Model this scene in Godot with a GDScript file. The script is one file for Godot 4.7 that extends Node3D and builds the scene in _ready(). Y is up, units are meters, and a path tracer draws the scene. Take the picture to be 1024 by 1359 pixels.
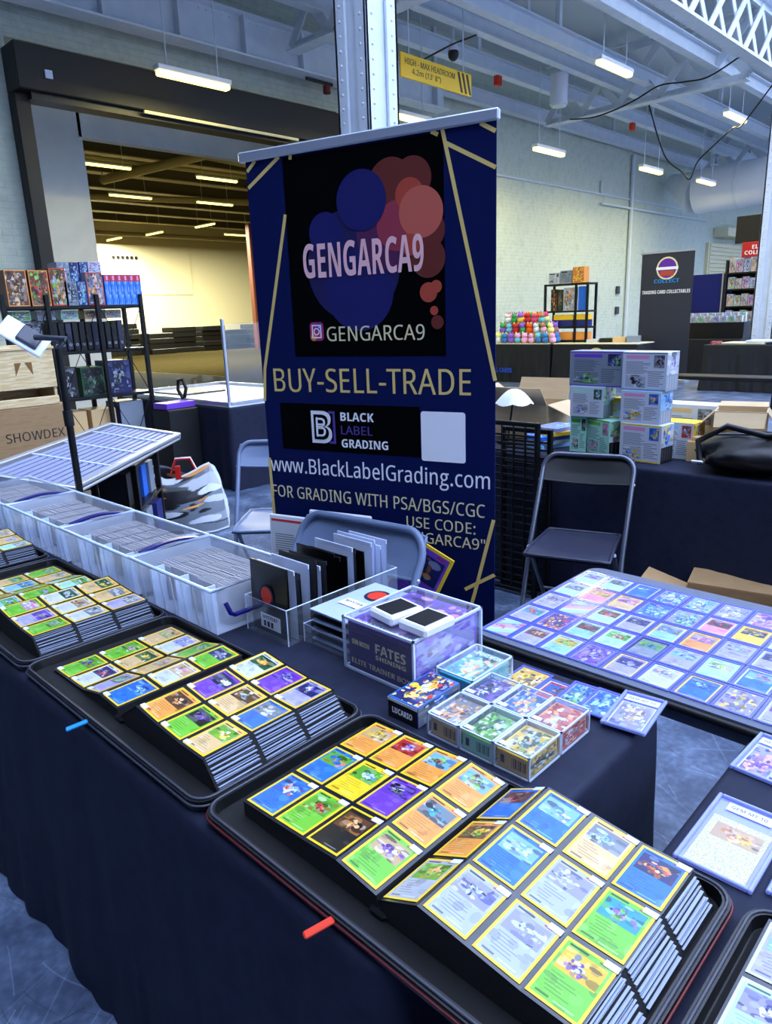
extends Node3D

# ---------------------------------------------------------------- mesh builder
class MB:
	var v := PackedVector3Array()
	var n := PackedVector3Array()
	var t := PackedVector2Array()
	var xf := Transform3D.IDENTITY
	func tri(a: Vector3, b: Vector3, c: Vector3, nn: Vector3, ua := Vector2.ZERO, ub := Vector2.ZERO, uc := Vector2.ZERO) -> void:
		if (b - a).cross(c - a).dot(nn) > 0:
			var k := b; b = c; c = k
			var q := ub; ub = uc; uc = q
		var m := (xf.basis * nn).normalized()
		v.append(xf * a); v.append(xf * b); v.append(xf * c)
		n.append(m); n.append(m); n.append(m)
		t.append(ua); t.append(ub); t.append(uc)
	func quad(a: Vector3, b: Vector3, c: Vector3, d: Vector3, nn: Vector3, r := Rect2(0, 0, 1, 1)) -> void:
		# a bottom left, b bottom right, c top right, d top left
		var e := r.end
		tri(a, b, c, nn, Vector2(r.position.x, e.y), e, Vector2(e.x, r.position.y))
		tri(a, c, d, nn, Vector2(r.position.x, e.y), Vector2(e.x, r.position.y), r.position)
	func box(c: Vector3, s: Vector3, bev := 0.0, faces := {}, rest := Rect2(0, 0, 1, 1)) -> MB:
		var h := s / 2.0
		bev = minf(bev, minf(h.x, minf(h.y, h.z)) * 0.9)
		var i := h - Vector3.ONE * bev
		var F := [[Vector3(1, 0, 0), Vector3(0, 0, -1), Vector3(0, 1, 0)], [Vector3(-1, 0, 0), Vector3(0, 0, 1), Vector3(0, 1, 0)], [Vector3(0, 1, 0), Vector3(1, 0, 0), Vector3(0, 0, -1)], [Vector3(0, -1, 0), Vector3(1, 0, 0), Vector3(0, 0, 1)], [Vector3(0, 0, 1), Vector3(1, 0, 0), Vector3(0, 1, 0)], [Vector3(0, 0, -1), Vector3(-1, 0, 0), Vector3(0, 1, 0)]]
		for k in 6:
			var f: Array = F[k]
			var o: Vector3 = c + f[0] * h
			var u: Vector3 = f[1] * i
			var w: Vector3 = f[2] * i
			quad(o - u - w, o + u - w, o + u + w, o - u + w, f[0], faces.get(k, rest))
		if bev > 0.0:
			for a in 3:
				var b := (a + 1) % 3
				var d := (a + 2) % 3
				for sb in [-1.0, 1.0]:
					for sd in [-1.0, 1.0]:
						var q := []
						for e in [[0, -1.0], [0, 1.0], [1, 1.0], [1, -1.0]]:
							var x := Vector3.ZERO
							x[a] = i[a] * e[1]
							x[b] = sb * (h[b] if e[0] == 0 else i[b])
							x[d] = sd * (i[d] if e[0] == 0 else h[d])
							q.append(c + x)
						var nn := Vector3.ZERO
						nn[b] = sb; nn[d] = sd
						quad(q[0], q[1], q[2], q[3], nn.normalized(), rest)
			for sx in [-1.0, 1.0]:
				for sy in [-1.0, 1.0]:
					for sz in [-1.0, 1.0]:
						var sg := Vector3(sx, sy, sz)
						tri(c + sg * Vector3(h.x, i.y, i.z), c + sg * Vector3(i.x, h.y, i.z), c + sg * Vector3(i.x, i.y, h.z), sg.normalized(), rest.position, rest.position, rest.position)
		return self
	func bar(a: Vector3, b: Vector3, w: float, d: float, up := Vector3.UP, bev := 0.0) -> MB:
		# a bar of section w x d from a to b
		var z := (b - a).normalized()
		var x := up.cross(z)
		if x.length() < 0.01: x = Vector3.RIGHT.cross(z)
		x = x.normalized()
		var old := xf
		xf = old * Transform3D(Basis(x, z.cross(x), z), (a + b) / 2.0)
		box(Vector3.ZERO, Vector3(w, d, (b - a).length()), bev)
		xf = old
		return self
	func tube(p: Array, r: float, seg := 8, closed := false, caps := true, r2 := -1.0) -> MB:
		var m := p.size()
		var rings := []
		var x := Vector3.ZERO
		for k in m:
			var a: Vector3 = p[(k - 1 + m) % m] if (k > 0 or closed) else p[k]
			var b: Vector3 = p[(k + 1) % m] if (k < m - 1 or closed) else p[k]
			var d := (b - a).normalized()
			if x == Vector3.ZERO:
				x = d.cross(Vector3.UP if absf(d.y) < 0.9 else Vector3.RIGHT).normalized()
			x = (x - d * x.dot(d)).normalized()
			var y := d.cross(x)
			var rr := r if r2 < 0.0 else lerpf(r, r2, float(k) / (m - 1))
			var ring := []
			for s in seg:
				var an := TAU * s / seg
				ring.append([p[k] + (x * cos(an) + y * sin(an)) * rr, x * cos(an) + y * sin(an)])
			rings.append(ring)
		for k in (m if closed else m - 1):
			var A: Array = rings[k]
			var B: Array = rings[(k + 1) % m]
			for s in seg:
				var s2 := (s + 1) % seg
				smooth(A[s], A[s2], B[s2], B[s])
		if caps and not closed:
			for e in [0, m - 1]:
				var nn: Vector3 = (p[1] - p[0]) * -1.0 if e == 0 else p[m - 1] - p[m - 2]
				for s in seg: tri(p[e], rings[e][s][0], rings[e][(s + 1) % seg][0], nn.normalized())
		return self
	func smooth(a: Array, b: Array, c: Array, d: Array) -> void:
		for q in [[a, b, c], [a, c, d]]:
			var g := [q[0], q[1], q[2]]
			if (q[1][0] - q[0][0]).cross(q[2][0] - q[0][0]).dot(q[0][1] + q[1][1] + q[2][1]) > 0: g = [q[0], q[2], q[1]]
			for w in g:
				v.append(xf * w[0]); n.append((xf.basis * w[1]).normalized()); t.append(w[2] if w.size() > 2 else Vector2.ZERO)
	func grid(nu: int, nv: int, f: Callable, nhint := Vector3.ZERO, r := Rect2(0, 0, 1, 1), centre := Vector3.INF) -> MB:
		# smooth surface f(u, v), u and v in 0..1
		var P := []
		for j in nv + 1:
			var row := []
			for i in nu + 1: row.append(f.call(float(i) / nu, float(j) / nv))
			P.append(row)
		var Q := []
		for j in nv + 1:
			var row := []
			for i in nu + 1:
				var du: Vector3 = P[j][mini(i + 1, nu)] - P[j][maxi(i - 1, 0)]
				var dv: Vector3 = P[mini(j + 1, nv)][i] - P[maxi(j - 1, 0)][i]
				var nn := du.cross(dv)
				if nn.length() < 1e-12: nn = Vector3.UP
				if nhint != Vector3.ZERO and nn.dot(nhint) < 0: nn = -nn
				if centre != Vector3.INF and nn.dot(P[j][i] - centre) < 0: nn = -nn
				row.append([P[j][i], nn.normalized(), Vector2(r.position.x + r.size.x * i / nu, r.end.y - r.size.y * j / nv)])
			Q.append(row)
		for j in nv:
			for i in nu: smooth(Q[j][i], Q[j][i + 1], Q[j + 1][i + 1], Q[j + 1][i])
		return self
	func blob(c: Vector3, s: Vector3, nu := 10, nv := 7) -> MB:
		var Q := []
		for j in nv + 1:
			var row := []
			for i in nu + 1:
				var a := TAU * i / nu
				var b := PI * j / nv - PI / 2
				var d := Vector3(cos(b) * cos(a), sin(b), cos(b) * sin(a))
				row.append([c + d * s, (d / s).normalized()])
			Q.append(row)
		for j in nv:
			for i in nu: smooth(Q[j][i], Q[j][i + 1], Q[j + 1][i + 1], Q[j + 1][i])
		return self
	func disc(c: Vector3, r: float, seg := 24, w := 0.0, nn := Vector3(0, 0, 1), ux := Vector3(1, 0, 0)) -> MB:
		# a disc, or a ring of width w
		var uy := nn.cross(ux)
		for s in seg:
			var a := TAU * s / seg
			var b := TAU * (s + 1) / seg
			var da := ux * cos(a) + uy * sin(a)
			var db := ux * cos(b) + uy * sin(b)
			if w <= 0.0: tri(c, c + da * r, c + db * r, nn)
			else: quad(c + da * (r - w), c + db * (r - w), c + db * r, c + da * r, nn)
		return self
	func poly(p: Array, nn: Vector3, off: Vector3) -> MB:
		# prism over the flat outline p (3-d points), extruded by off
		var ux: Vector3 = (p[1] - p[0]).normalized()
		var uy := nn.cross(ux).normalized()
		var flat := PackedVector2Array()
		for q in p: flat.append(Vector2((q - p[0]).dot(ux), (q - p[0]).dot(uy)))
		var ids := Geometry2D.triangulate_polygon(flat)
		var cc := Vector3.ZERO
		for q in p: cc += q / p.size()
		for k in range(0, ids.size(), 3):
			tri(p[ids[k]] + off, p[ids[k + 1]] + off, p[ids[k + 2]] + off, nn)
			tri(p[ids[k]], p[ids[k + 1]], p[ids[k + 2]], -nn)
		for k in p.size():
			var a: Vector3 = p[k]
			var b: Vector3 = p[(k + 1) % p.size()]
			var o := (b - a).cross(nn)
			var sg := 1.0
			if not Geometry2D.is_polygon_clockwise(flat): sg = 1.0
			else: sg = -1.0
			quad(a, b, b + off, a + off, o * sg)
		return self
	func mesh() -> ArrayMesh:
		var a := []
		a.resize(Mesh.ARRAY_MAX)
		a[Mesh.ARRAY_VERTEX] = v; a[Mesh.ARRAY_NORMAL] = n; a[Mesh.ARRAY_TEX_UV] = t
		var m := ArrayMesh.new()
		m.add_surface_from_arrays(Mesh.PRIMITIVE_TRIANGLES, a)
		return m

# ---------------------------------------------------------------- scene helpers
var used := {}
var M := {}
var rng := RandomNumberGenerator.new()

func numbered(called: String, parent: Node = self) -> String:
	var key := "%d/%s" % [parent.get_instance_id(), called]
	var k: int = used.get(key, 0)
	used[key] = k + 1
	return called if k == 0 else "%s_%03d" % [called, k]

func thing(called: String, label: String, category: String, at := Vector3.ZERO, turn := 0.0, group := "") -> Node3D:
	var o := Node3D.new()
	o.name = numbered(called)
	add_child(o, true)
	o.position = at
	o.rotation.y = turn
	tag(o, label, category, group)
	return o

func tag(o: Node, label: String, category: String, group := "", kind := "") -> Node:
	if label: o.set_meta("label", label)
	if category: o.set_meta("category", category)
	if group: o.set_meta("group", group)
	if kind: o.set_meta("kind", kind)
	return o

func part(parent: Node, called: String, m: Mesh, mat: Material) -> MeshInstance3D:
	var o := MeshInstance3D.new()
	o.mesh = m
	o.name = numbered(called, parent)
	o.material_override = mat
	parent.add_child(o, true)
	return o

func one(called: String, m: Mesh, mat: Material, label: String, category: String, group := "", at := Vector3.ZERO) -> MeshInstance3D:
	var o := part(self, called, m, mat)
	o.position = at
	tag(o, label, category, group)
	return o

func struct(called: String, m: Mesh, mat: Material, parent: Node = self) -> MeshInstance3D:
	var o := part(parent, called, m, mat)
	if parent == self: o.set_meta("kind", "structure")
	return o

func bx(c: Vector3, s: Vector3, bev := 0.0) -> Mesh:
	return MB.new().box(c, s, bev).mesh()

func span(a: Vector3, b: Vector3, bev := 0.0) -> Mesh:
	return MB.new().box((a + b) / 2.0, (b - a).abs(), bev).mesh()

func std(key: String, c: Color, rough := 0.7, metal := 0.0, spec := 0.5) -> StandardMaterial3D:
	var m := StandardMaterial3D.new()
	m.resource_name = key
	m.albedo_color = c
	m.roughness = rough
	m.metallic = metal
	m.metallic_specular = spec
	M[key] = m
	return m

func grain(m: StandardMaterial3D, freq: float, ramp: Array, scale := Vector3.ONE, bump := 0.0, world := true, seed_ := 1, size := 256, kind := FastNoiseLite.TYPE_SIMPLEX_SMOOTH) -> StandardMaterial3D:
	# a noise colour (ramp of colours) laid on triplanar
	var fn := FastNoiseLite.new()
	fn.seed = seed_
	fn.noise_type = kind
	fn.frequency = freq
	fn.fractal_octaves = 4
	var tx := NoiseTexture2D.new()
	tx.width = size; tx.height = size
	tx.seamless = true
	tx.noise = fn
	var g := Gradient.new()
	var offs := PackedFloat32Array()
	var cols := PackedColorArray()
	for k in ramp.size():
		offs.append(float(k) / (ramp.size() - 1)); cols.append(ramp[k])
	g.offsets = offs; g.colors = cols
	tx.color_ramp = g
	m.albedo_texture = tx
	m.albedo_color = Color.WHITE
	m.uv1_triplanar = true
	m.uv1_world_triplanar = world
	m.uv1_scale = scale
	if bump > 0.0:
		m.heightmap_enabled = true
		m.heightmap_texture = tx
		m.heightmap_scale = bump
	return m

func clear(key: String, c: Color, alpha: float, rough := 0.05) -> StandardMaterial3D:
	var m := std(key, Color(c.r, c.g, c.b, alpha), rough)
	m.transparency = BaseMaterial3D.TRANSPARENCY_ALPHA
	m.cull_mode = BaseMaterial3D.CULL_DISABLED
	return m

var fonts := {}
func font(bold: bool, serif := false) -> Font:
	var key := str(bold, serif)
	if not fonts.has(key):
		var f := SystemFont.new()
		f.font_names = PackedStringArray(["Droid Serif" if serif else "Droid Sans"])
		f.font_weight = 700 if bold else 400
		fonts[key] = f
	return fonts[key]

func letters(parent: Node, called: String, s: String, mat: Material, at: Vector3, right: Vector3, up: Vector3, w: float, h: float, bold := false, deep := 0.001) -> MeshInstance3D:
	# lettering whose bounding box starts at the lower left corner 'at' and is w wide, h tall
	var tm := TextMesh.new()
	tm.text = s
	tm.font = font(bold)
	tm.font_size = 64
	tm.pixel_size = 0.01
	tm.depth = 0.01
	tm.curve_step = 2.0
	var bb := tm.get_aabb()
	var o := part(parent, called, tm, mat)
	var sx := w / bb.size.x
	var sy := h / bb.size.y
	var nn := right.cross(up).normalized()
	o.transform = Transform3D(Basis(right * sx, up * sy, nn * deep / 0.01), at - right * bb.position.x * sx - up * bb.position.y * sy)
	return o

# ---------------------------------------------------------------- printed cards and boxes: one sheet of print
const CW := 96
const CH := 134
var sheet: Image
var cells := {}
var cell_n := 0
var INK := {"y": Color(.98, .80, .13), "o": Color(.93, .60, .26), "r": Color(.80, .18, .13), "t": Color(.86, .72, .5), "n": Color(.42, .26, .14), "g": Color(.42, .74, .2), "d": Color(.13, .36, .18), "m": Color(.68, .9, .8), "c": Color(.15, .66, .72), "b": Color(.12, .43, .86), "s": Color(.55, .78, .95), "v": Color(.1, .14, .42), "p": Color(.45, .25, .76), "l": Color(.66, .65, .88), "w": Color(.80, .82, .85), "e": Color(.52, .56, .60), "k": Color(.07, .07, .09), "i": Color(.90, .58, .74), "q": Color(.20, .05, .40), "z": Color(.66, .69, .74)}
var TONE := {"y": "yellow", "o": "orange", "r": "red", "t": "tan", "n": "brown", "g": "green", "d": "dark green", "m": "mint", "c": "teal", "b": "blue", "s": "pale blue", "v": "navy", "p": "purple", "l": "lavender", "w": "white", "e": "grey", "k": "black", "i": "pink", "q": "deep purple", "z": "white"}

func dot(x0: int, y0: int, w: int, h: int, cx: float, cy: float, rx: float, ry: float, c: Color, a := 1.0) -> void:
	for y in range(maxi(y0, int(cy - ry)), mini(y0 + h, int(cy + ry) + 1)):
		for x in range(maxi(x0, int(cx - rx)), mini(x0 + w, int(cx + rx) + 1)):
			var q := (x - cx) / rx
			var z := (y - cy) / ry
			if q * q + z * z < 1.0: sheet.set_pixel(x, y, sheet.get_pixel(x, y).lerp(c, a))

func art(x: int, y: int, w: int, h: int, bg: Color, c1: Color, c2: Color, r: RandomNumberGenerator) -> void:
	bg = bg.lerp(Color.BLACK, .14)
	sheet.fill_rect(Rect2i(x, y, w, h), bg)
	for k in 16:
		var c := bg.lerp([c1, c2, Color.WHITE, Color.BLACK][k % 4], r.randf_range(.15, .5))
		dot(x, y, w, h, x + r.randf() * w, y + r.randf() * h, w * r.randf_range(.04, .25), h * r.randf_range(.04, .16), c)
	var cx := x + w * r.randf_range(.4, .6)
	var cy := y + h * r.randf_range(.45, .6)
	for k in 22:
		var c := [c1, c1, c2, c1, bg, c2, c1][k % 7] as Color
		c = c.lerp(Color.WHITE if r.randf() < .5 else Color.BLACK, r.randf_range(0, .45))
		var g := 1.0 - k * .032
		dot(x, y, w, h, cx + w * r.randfn(0, .14), cy + h * r.randfn(0, .15), w * r.randf_range(.04, .17) * g, h * r.randf_range(.05, .2) * g, c)

func print_of(spec: String, style := "c") -> Rect2:
	var key := spec + style
	if cells.has(key): return cells[key]
	if sheet == null:
		sheet = Image.create(2048, 2048, false, Image.FORMAT_RGBA8)
		sheet.fill(Color(.8, .8, .8))
	var ox := (cell_n % 21) * (CW + 1)
	var oy := (cell_n / 21) * (CH + 1)
	cell_n += 1
	var r := RandomNumberGenerator.new()
	r.seed = hash(key)
	var c := []
	for ch in spec.substr(0, 5): c.append(INK[ch])
	var W := CW
	var H := CH
	if style == "c":      # a playing card: border, panel, picture in the upper half, lines of small type
		sheet.fill_rect(Rect2i(ox, oy, W, H), c[0])
		var p: Color = c[1]
		sheet.fill_rect(Rect2i(ox + 6, oy + 6, W - 12, H - 12), p)
		for k in 20:
			dot(ox + 6, oy + 6, W - 12, H - 12, ox + r.randf() * W, oy + r.randf() * H, r.randf_range(5, 14), r.randf_range(5, 14), p.lerp(Color.WHITE if k % 3 else Color.BLACK, r.randf_range(.06, .3)), .5)
		art(ox + 11, oy + 17, W - 22, 50, c[2], c[3], c[4], r)
		sheet.fill_rect(Rect2i(ox + 12, oy + 9, 34, 4), p.lerp(Color.BLACK, .65))
		sheet.fill_rect(Rect2i(ox + 66, oy + 9, 16, 4), p.lerp(Color(.7, .1, .1), .6))
		for k in 6:
			var yy := oy + 75 + k * 7
			sheet.fill_rect(Rect2i(ox + 14 + (k % 3) * 4, yy, int(r.randf_range(20, 54)), 1), p.lerp(Color.BLACK, .45))
		sheet.fill_rect(Rect2i(ox + 12, oy + 119, 24, 4), p.lerp(Color.BLACK, .4))
		sheet.fill_rect(Rect2i(ox + 44, oy + 120, 36, 3), p.lerp(Color.WHITE, .4))
	elif style == "f":    # a picture over the whole face
		art(ox, oy, W, H, c[1], c[2], c[3], r)
		for k in 60:
			dot(ox, oy, W, H, ox + r.randf() * W, oy + r.randf() * H, r.randf_range(1.5, 9), r.randf_range(1.5, 9), [c[2], c[3], c[4]][k % 3].lerp(Color.WHITE if k % 2 else Color.BLACK, r.randf_range(0, .3)))
		for e in [Rect2i(ox, oy, W, 4), Rect2i(ox, oy + H - 4, W, 4), Rect2i(ox, oy, 4, H), Rect2i(ox + W - 4, oy, 4, H)]: sheet.fill_rect(e, c[0])
	elif style == "h":    # rainbow foil
		for y in H:
			for x in W:
				var hue := fposmod((x * .7 + y * 1.3) / 120.0, 1.0)
				sheet.set_pixel(ox + x, oy + y, Color.from_hsv(hue, .38, .97).lerp(c[1], .45))
		for k in 14:
			dot(ox, oy, W, H, ox + r.randf() * W, oy + r.randf() * H * .6, r.randf_range(4, 14), r.randf_range(3, 9), c[2 + k % 3], .55)
	elif style == "b":    # the back of a carton: pale panel, title, lines of type, two small pictures
		sheet.fill_rect(Rect2i(ox, oy, W, H), c[1])
		sheet.fill_rect(Rect2i(ox, oy, W, 6), c[0])
		sheet.fill_rect(Rect2i(ox, oy + H - 5, W, 5), c[0])
		sheet.fill_rect(Rect2i(ox + 8, oy + 11, 50, 13), c[2])
		art(ox + 68, oy + 10, 22, 44, c[3], c[4], c[2], r)
		for k in 9: sheet.fill_rect(Rect2i(ox + 8, oy + 33 + k * 5, int(r.randf_range(34, 54)), 2), c[1].lerp(Color.BLACK, .45))
		art(ox + 8, oy + 80, 44, 44, c[1], c[4], c[3], r)
		for k in 8: sheet.fill_rect(Rect2i(ox + 57, oy + 66 + k * 7, int(r.randf_range(18, 34)), 3), c[1].lerp(Color.BLACK, .35))
	elif style == "g":    # side of a carton: colour panel, dark window below
		art(ox, oy, W, 78, c[1], c[2], c[3], r)
		sheet.fill_rect(Rect2i(ox, oy + 78, W, H - 78), c[4])
		for k in 4: sheet.fill_rect(Rect2i(ox + 12 + k * 20, oy + 84, 6, H - 92), c[4].lerp(Color.WHITE, .25))
	elif style == "s":    # spine: title block on top
		sheet.fill_rect(Rect2i(ox, oy, W, H), c[1])
		for k in 30: dot(ox, oy, W, H, ox + r.randf() * W, oy + 30 + r.randf() * H, r.randf_range(4, 16), r.randf_range(6, 20), c[1].lerp([c[2], c[3]][k % 2], r.randf_range(.2, .8)))
		sheet.fill_rect(Rect2i(ox, oy, W, 30), c[0])
		sheet.fill_rect(Rect2i(ox + 30, oy + 5, 34, 20), c[4])
	elif style == "k":    # barcode strip
		sheet.fill_rect(Rect2i(ox, oy, W, H), c[1])
		sheet.fill_rect(Rect2i(ox + 10, oy + 34, 12, 60), c[1].lerp(Color.BLACK, .75))
		for k in 9: sheet.fill_rect(Rect2i(ox + 46 + k * 5, oy + 30, 1 + k % 3, 74), Color(.05, .05, .06))
	elif style == "z":    # speckled foil field with a picture strip
		for y in H:
			for x in W: sheet.set_pixel(ox + x, oy + y, Color(.80, .80, .68).lerp([c[2], Color(.5, .52, .45), Color(.95, .95, .9)][int(r.randf() * 2.99)], .5))
		art(ox + 12, oy + 16, W - 20, 40, c[3], c[4], c[2], r)
	elif style == "p":    # plain colour
		sheet.fill_rect(Rect2i(ox, oy, W, H), c[1])
	var rc := Rect2((ox + .5) / 2048.0, (oy + .5) / 2048.0, (W - 1) / 2048.0, (H - 1) / 2048.0)
	cells[key] = rc
	return rc

func print_mats() -> void:
	# call first: the picture itself is filled in by finish_print() when every cell is drawn
	for k in [["print", .45, .5], ["card", .3, .5], ["foil", .35, .4]]:
		std(k[0], Color.WHITE if k[0] == "print" else Color(.93, .93, .93), k[1], 0, k[2])

func finish_print() -> void:
	if sheet == null: return
	var tx := ImageTexture.create_from_image(sheet)
	for k in ["print", "card", "foil"]:
		M[k].albedo_texture = tx
		M[k].texture_filter = BaseMaterial3D.TEXTURE_FILTER_LINEAR

func card_mesh(spec: String, style := "c", w := .063, d := .088, h := .0006) -> Mesh:
	var rc := print_of(spec, style)
	var edge := Rect2(rc.position + rc.size * .01, rc.size * .02)
	return MB.new().box(Vector3(0, h / 2, 0), Vector3(w, h, d), 0.0, {2: rc}, edge).mesh()

func carton(called: String, label: String, category: String, at: Vector3, s: Vector3, faces: Dictionary, rest: Rect2, turn := 0.0, group := "", mat := "print") -> MeshInstance3D:
	# printed box standing on 'at'
	var o := one(called, MB.new().box(Vector3(0, s.y / 2, 0), s, .0015, faces, rest).mesh(), M[mat], label, category, group, at)
	o.rotation.y = turn
	return o

func _ready() -> void:
	rng.seed = 7
	# ---- camera
	var cam := Camera3D.new()
	cam.name = "camera"
	add_child(cam)
	var yaw := deg_to_rad(-44.34)
	var pitch := deg_to_rad(15.43)
	var roll := deg_to_rad(-2.14)
	var f := Vector3(sin(yaw) * cos(pitch), -sin(pitch), -cos(yaw) * cos(pitch))
	var r := Vector3(cos(yaw), 0, sin(yaw))
	var u := r.cross(f)
	cam.transform = Transform3D(Basis(r * cos(roll) + u * sin(roll), u * cos(roll) - r * sin(roll), -f), Vector3(.819, 1.472, .505))
	cam.fov = rad_to_deg(2.0 * atan(679.5 / 949.0))
	cam.near = .03
	cam.far = 200
	cam.current = true
	# ---- overcast sky over the glazed nave roof
	var we := WorldEnvironment.new()
	we.name = "environment"
	var env := Environment.new()
	env.background_mode = Environment.BG_SKY
	var sky := Sky.new()
	var ps := ProceduralSkyMaterial.new()
	ps.sky_top_color = Color(.77, .84, 1.0)
	ps.sky_horizon_color = Color(.82, .87, .99)
	ps.ground_bottom_color = Color(.3, .3, .3)
	ps.ground_horizon_color = Color(.5, .5, .5)
	ps.sky_energy_multiplier = 2.45
	ps.sun_angle_max = 0
	sky.sky_material = ps
	env.sky = sky
	env.tonemap_mode = Environment.TONE_MAPPER_LINEAR
	env.tonemap_exposure = 1.0
	env.ambient_light_source = Environment.AMBIENT_SOURCE_SKY
	env.sdfgi_enabled = true
	env.ssao_enabled = true
	env.ssil_enabled = true
	we.environment = env
	add_child(we)
	materials()
	hall()
	far_hall()
	roof_steel()
	lamps()
	tables()
	binders()
	acrylic()
	packs()
	tubs()
	slate_table()
	slabs()
	banner()
	seats()
	stock_table()
	left_side()
	far_stalls()
	fittings()
	finish_print()

func materials() -> void:
	print_mats()
	grain(std("wall", Color.WHITE, .75), .012, [Color(.83, .85, .85), Color(.88, .89, .88), Color(.84, .86, .86)], Vector3.ONE * .35, .0)
	grain(std("steel", Color.WHITE, .5), .02, [Color(.80, .84, .87), Color(.86, .89, .91)], Vector3.ONE * .6)
	std("ceiling", Color(.78, .82, .85), .8)
	std("charcoal", Color(.075, .08, .075), .6)
	std("black", Color(.022, .022, .026), .5)
	std("black_metal", Color(.03, .03, .034), .4, .3)
	std("white", Color(.88, .89, .92), .4)
	std("cream", Color(.86, .83, .68), .6)
	std("far_wall", Color(.84, .80, .66), .8)
	std("far_ceiling", Color(.36, .34, .26), .9)
	std("far_pipe", Color(.62, .58, .42), .6)
	grain(std("far_floor", Color.WHITE, .9, 0, 0.0), .02, [Color(.19, .17, .105), Color(.22, .195, .12), Color(.20, .18, .11)], Vector3.ONE * .3)
	std("gold", Color(.90, .78, .44), .45)
	std("gold_pale", Color(.92, .87, .66), .5)
	std("navy", Color(.018, .05, .19), .6)
	std("print_black", Color(.012, .012, .016), .6, 0, .15)
	std("ink_white", Color(.97, .97, .97), .5)
	std("ink_violet", Color(.33, .25, .6), .5)
	std("silver", Color(.75, .77, .8), .3, .6)
	std("grey_plastic", Color(.36, .39, .46), .55, 0, .3)
	std("seat_grey", Color(.40, .46, .57), .42)
	std("seat_dark", Color(.17, .18, .25), .4)
	std("tube_dark", Color(.38, .40, .45), .3, .6)
	std("blue_clip", Color(.05, .06, .42), .4)
	std("red", Color(.75, .08, .06), .45)
	std("rust", Color(.42, .2, .1), .6)
	std("burnt", Color(.50, .34, .14), .7)
	std("orange_red", Color(.85, .2, .08), .5)
	std("zip_blue", Color(.10, .55, .85), .4)
	std("zip_grey", Color(.22, .23, .27), .45)
	std("yellow", Color(.92, .74, .1), .5)
	std("blue_board", Color(.03, .07, .38), .9)
	std("sticker", Color(.82, .86, .95), .5)
	std("page", Color(.10, .11, .15), .16, 0, .6)
	std("page_edge", Color(.55, .59, .67), .25)
	std("leather", Color(.022, .024, .03), .42)
	std("lining", Color(.012, .013, .016), .9)
	std("violet_card", Color(.12, .05, .3), .4)
	clear("acrylic", Color(.9, .95, 1), .035)
	clear("pocket", Color(.6, .65, 1), .06, .3)
	clear("toploader", Color(.40, .43, .80), .6, .15)
	clear("slab_case", Color(.62, .66, .92), .6, .15)
	std("pipe_red", Color(.34, .05, .06), .5)
	clear("tub", Color(.90, .94, 1), .30, .2)
	clear("glass", Color(.85, .95, .95), .04)
	std("acrylic_edge", Color(.80, .85, .93), .15)
	std("tub_rim", Color(.80, .87, .98), .25)
	std("leaf_card", Color(.74, .74, .76), .6)
	std("strip", Color(.52, .55, .68), .5)
	grain(std("cardboard", Color.WHITE, .85), .02, [Color(.56, .44, .29), Color(.63, .5, .34), Color(.59, .47, .31)], Vector3(1, 6, 1))
	grain(std("pale_card", Color.WHITE, .85), .02, [Color(.72, .62, .46), Color(.78, .68, .52)], Vector3(1, 6, 1))
	grain(std("pine", Color.WHITE, .6), .015, [Color(.82, .72, .52), Color(.90, .81, .62), Color(.80, .68, .46), Color(.88, .79, .60)], Vector3(1.2, 14, 1.2))
	var cl := grain(std("cloth", Color.WHITE, .8), .03, [Color(.125, .14, .195), Color(.155, .17, .235), Color(.135, .15, .21)], Vector3.ONE * 1.5)
	cl.roughness = .62
	cl.metallic_specular = .2
	var cd := grain(std("cloth_far", Color.WHITE, .7), .03, [Color(.05, .055, .065), Color(.08, .085, .10)], Vector3.ONE * 1.5)
	cd.metallic_specular = .5
	M["floor"] = floor_mat()
	M["brick"] = brick_mat()

func floor_mat() -> StandardMaterial3D:
	# worn blue-grey painted concrete with pale scuffs and scratches
	var im := Image.create(1024, 1024, false, Image.FORMAT_RGBA8)
	var fn := FastNoiseLite.new()
	fn.seed = 3
	fn.frequency = .006
	fn.fractal_octaves = 5
	var big := fn.get_seamless_image(1024, 1024)
	fn.frequency = .05
	fn.seed = 4
	var fine := fn.get_seamless_image(1024, 1024)
	for y in 1024:
		for x in 1024:
			var a := big.get_pixel(x, y).r
			var b := fine.get_pixel(x, y).r
			var q := clampf((a - .5) * 1.2 + .5, 0, 1) * .6 + b * .4
			im.set_pixel(x, y, Color(.20, .25, .34).lerp(Color(.50, .57, .68), q * q * 1.25))
	var r := RandomNumberGenerator.new()
	r.seed = 11
	for k in 240:
		var p := Vector2(r.randf() * 1024, r.randf() * 1024)
		var an := r.randfn(.5, .5)
		var ln := r.randf_range(20, 190)
		var c := Color(.6, .66, .74) if k % 4 else Color(.06, .07, .1)
		var st := r.randf_range(.2, .7)
		for s in int(ln):
			an += r.randfn(0, .012)
			p += Vector2(cos(an), sin(an))
			var ix := posmod(int(p.x), 1024)
			var iy := posmod(int(p.y), 1024)
			im.set_pixel(ix, iy, im.get_pixel(ix, iy).lerp(c, st))
			if k % 3 == 0:
				iy = posmod(iy + 1, 1024)
				im.set_pixel(ix, iy, im.get_pixel(ix, iy).lerp(c, st * .6))
	var m := std("floor", Color.WHITE, .45)
	m.albedo_texture = ImageTexture.create_from_image(im)
	m.uv1_triplanar = true
	m.uv1_world_triplanar = true
	m.uv1_scale = Vector3.ONE * .55
	return m

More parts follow.
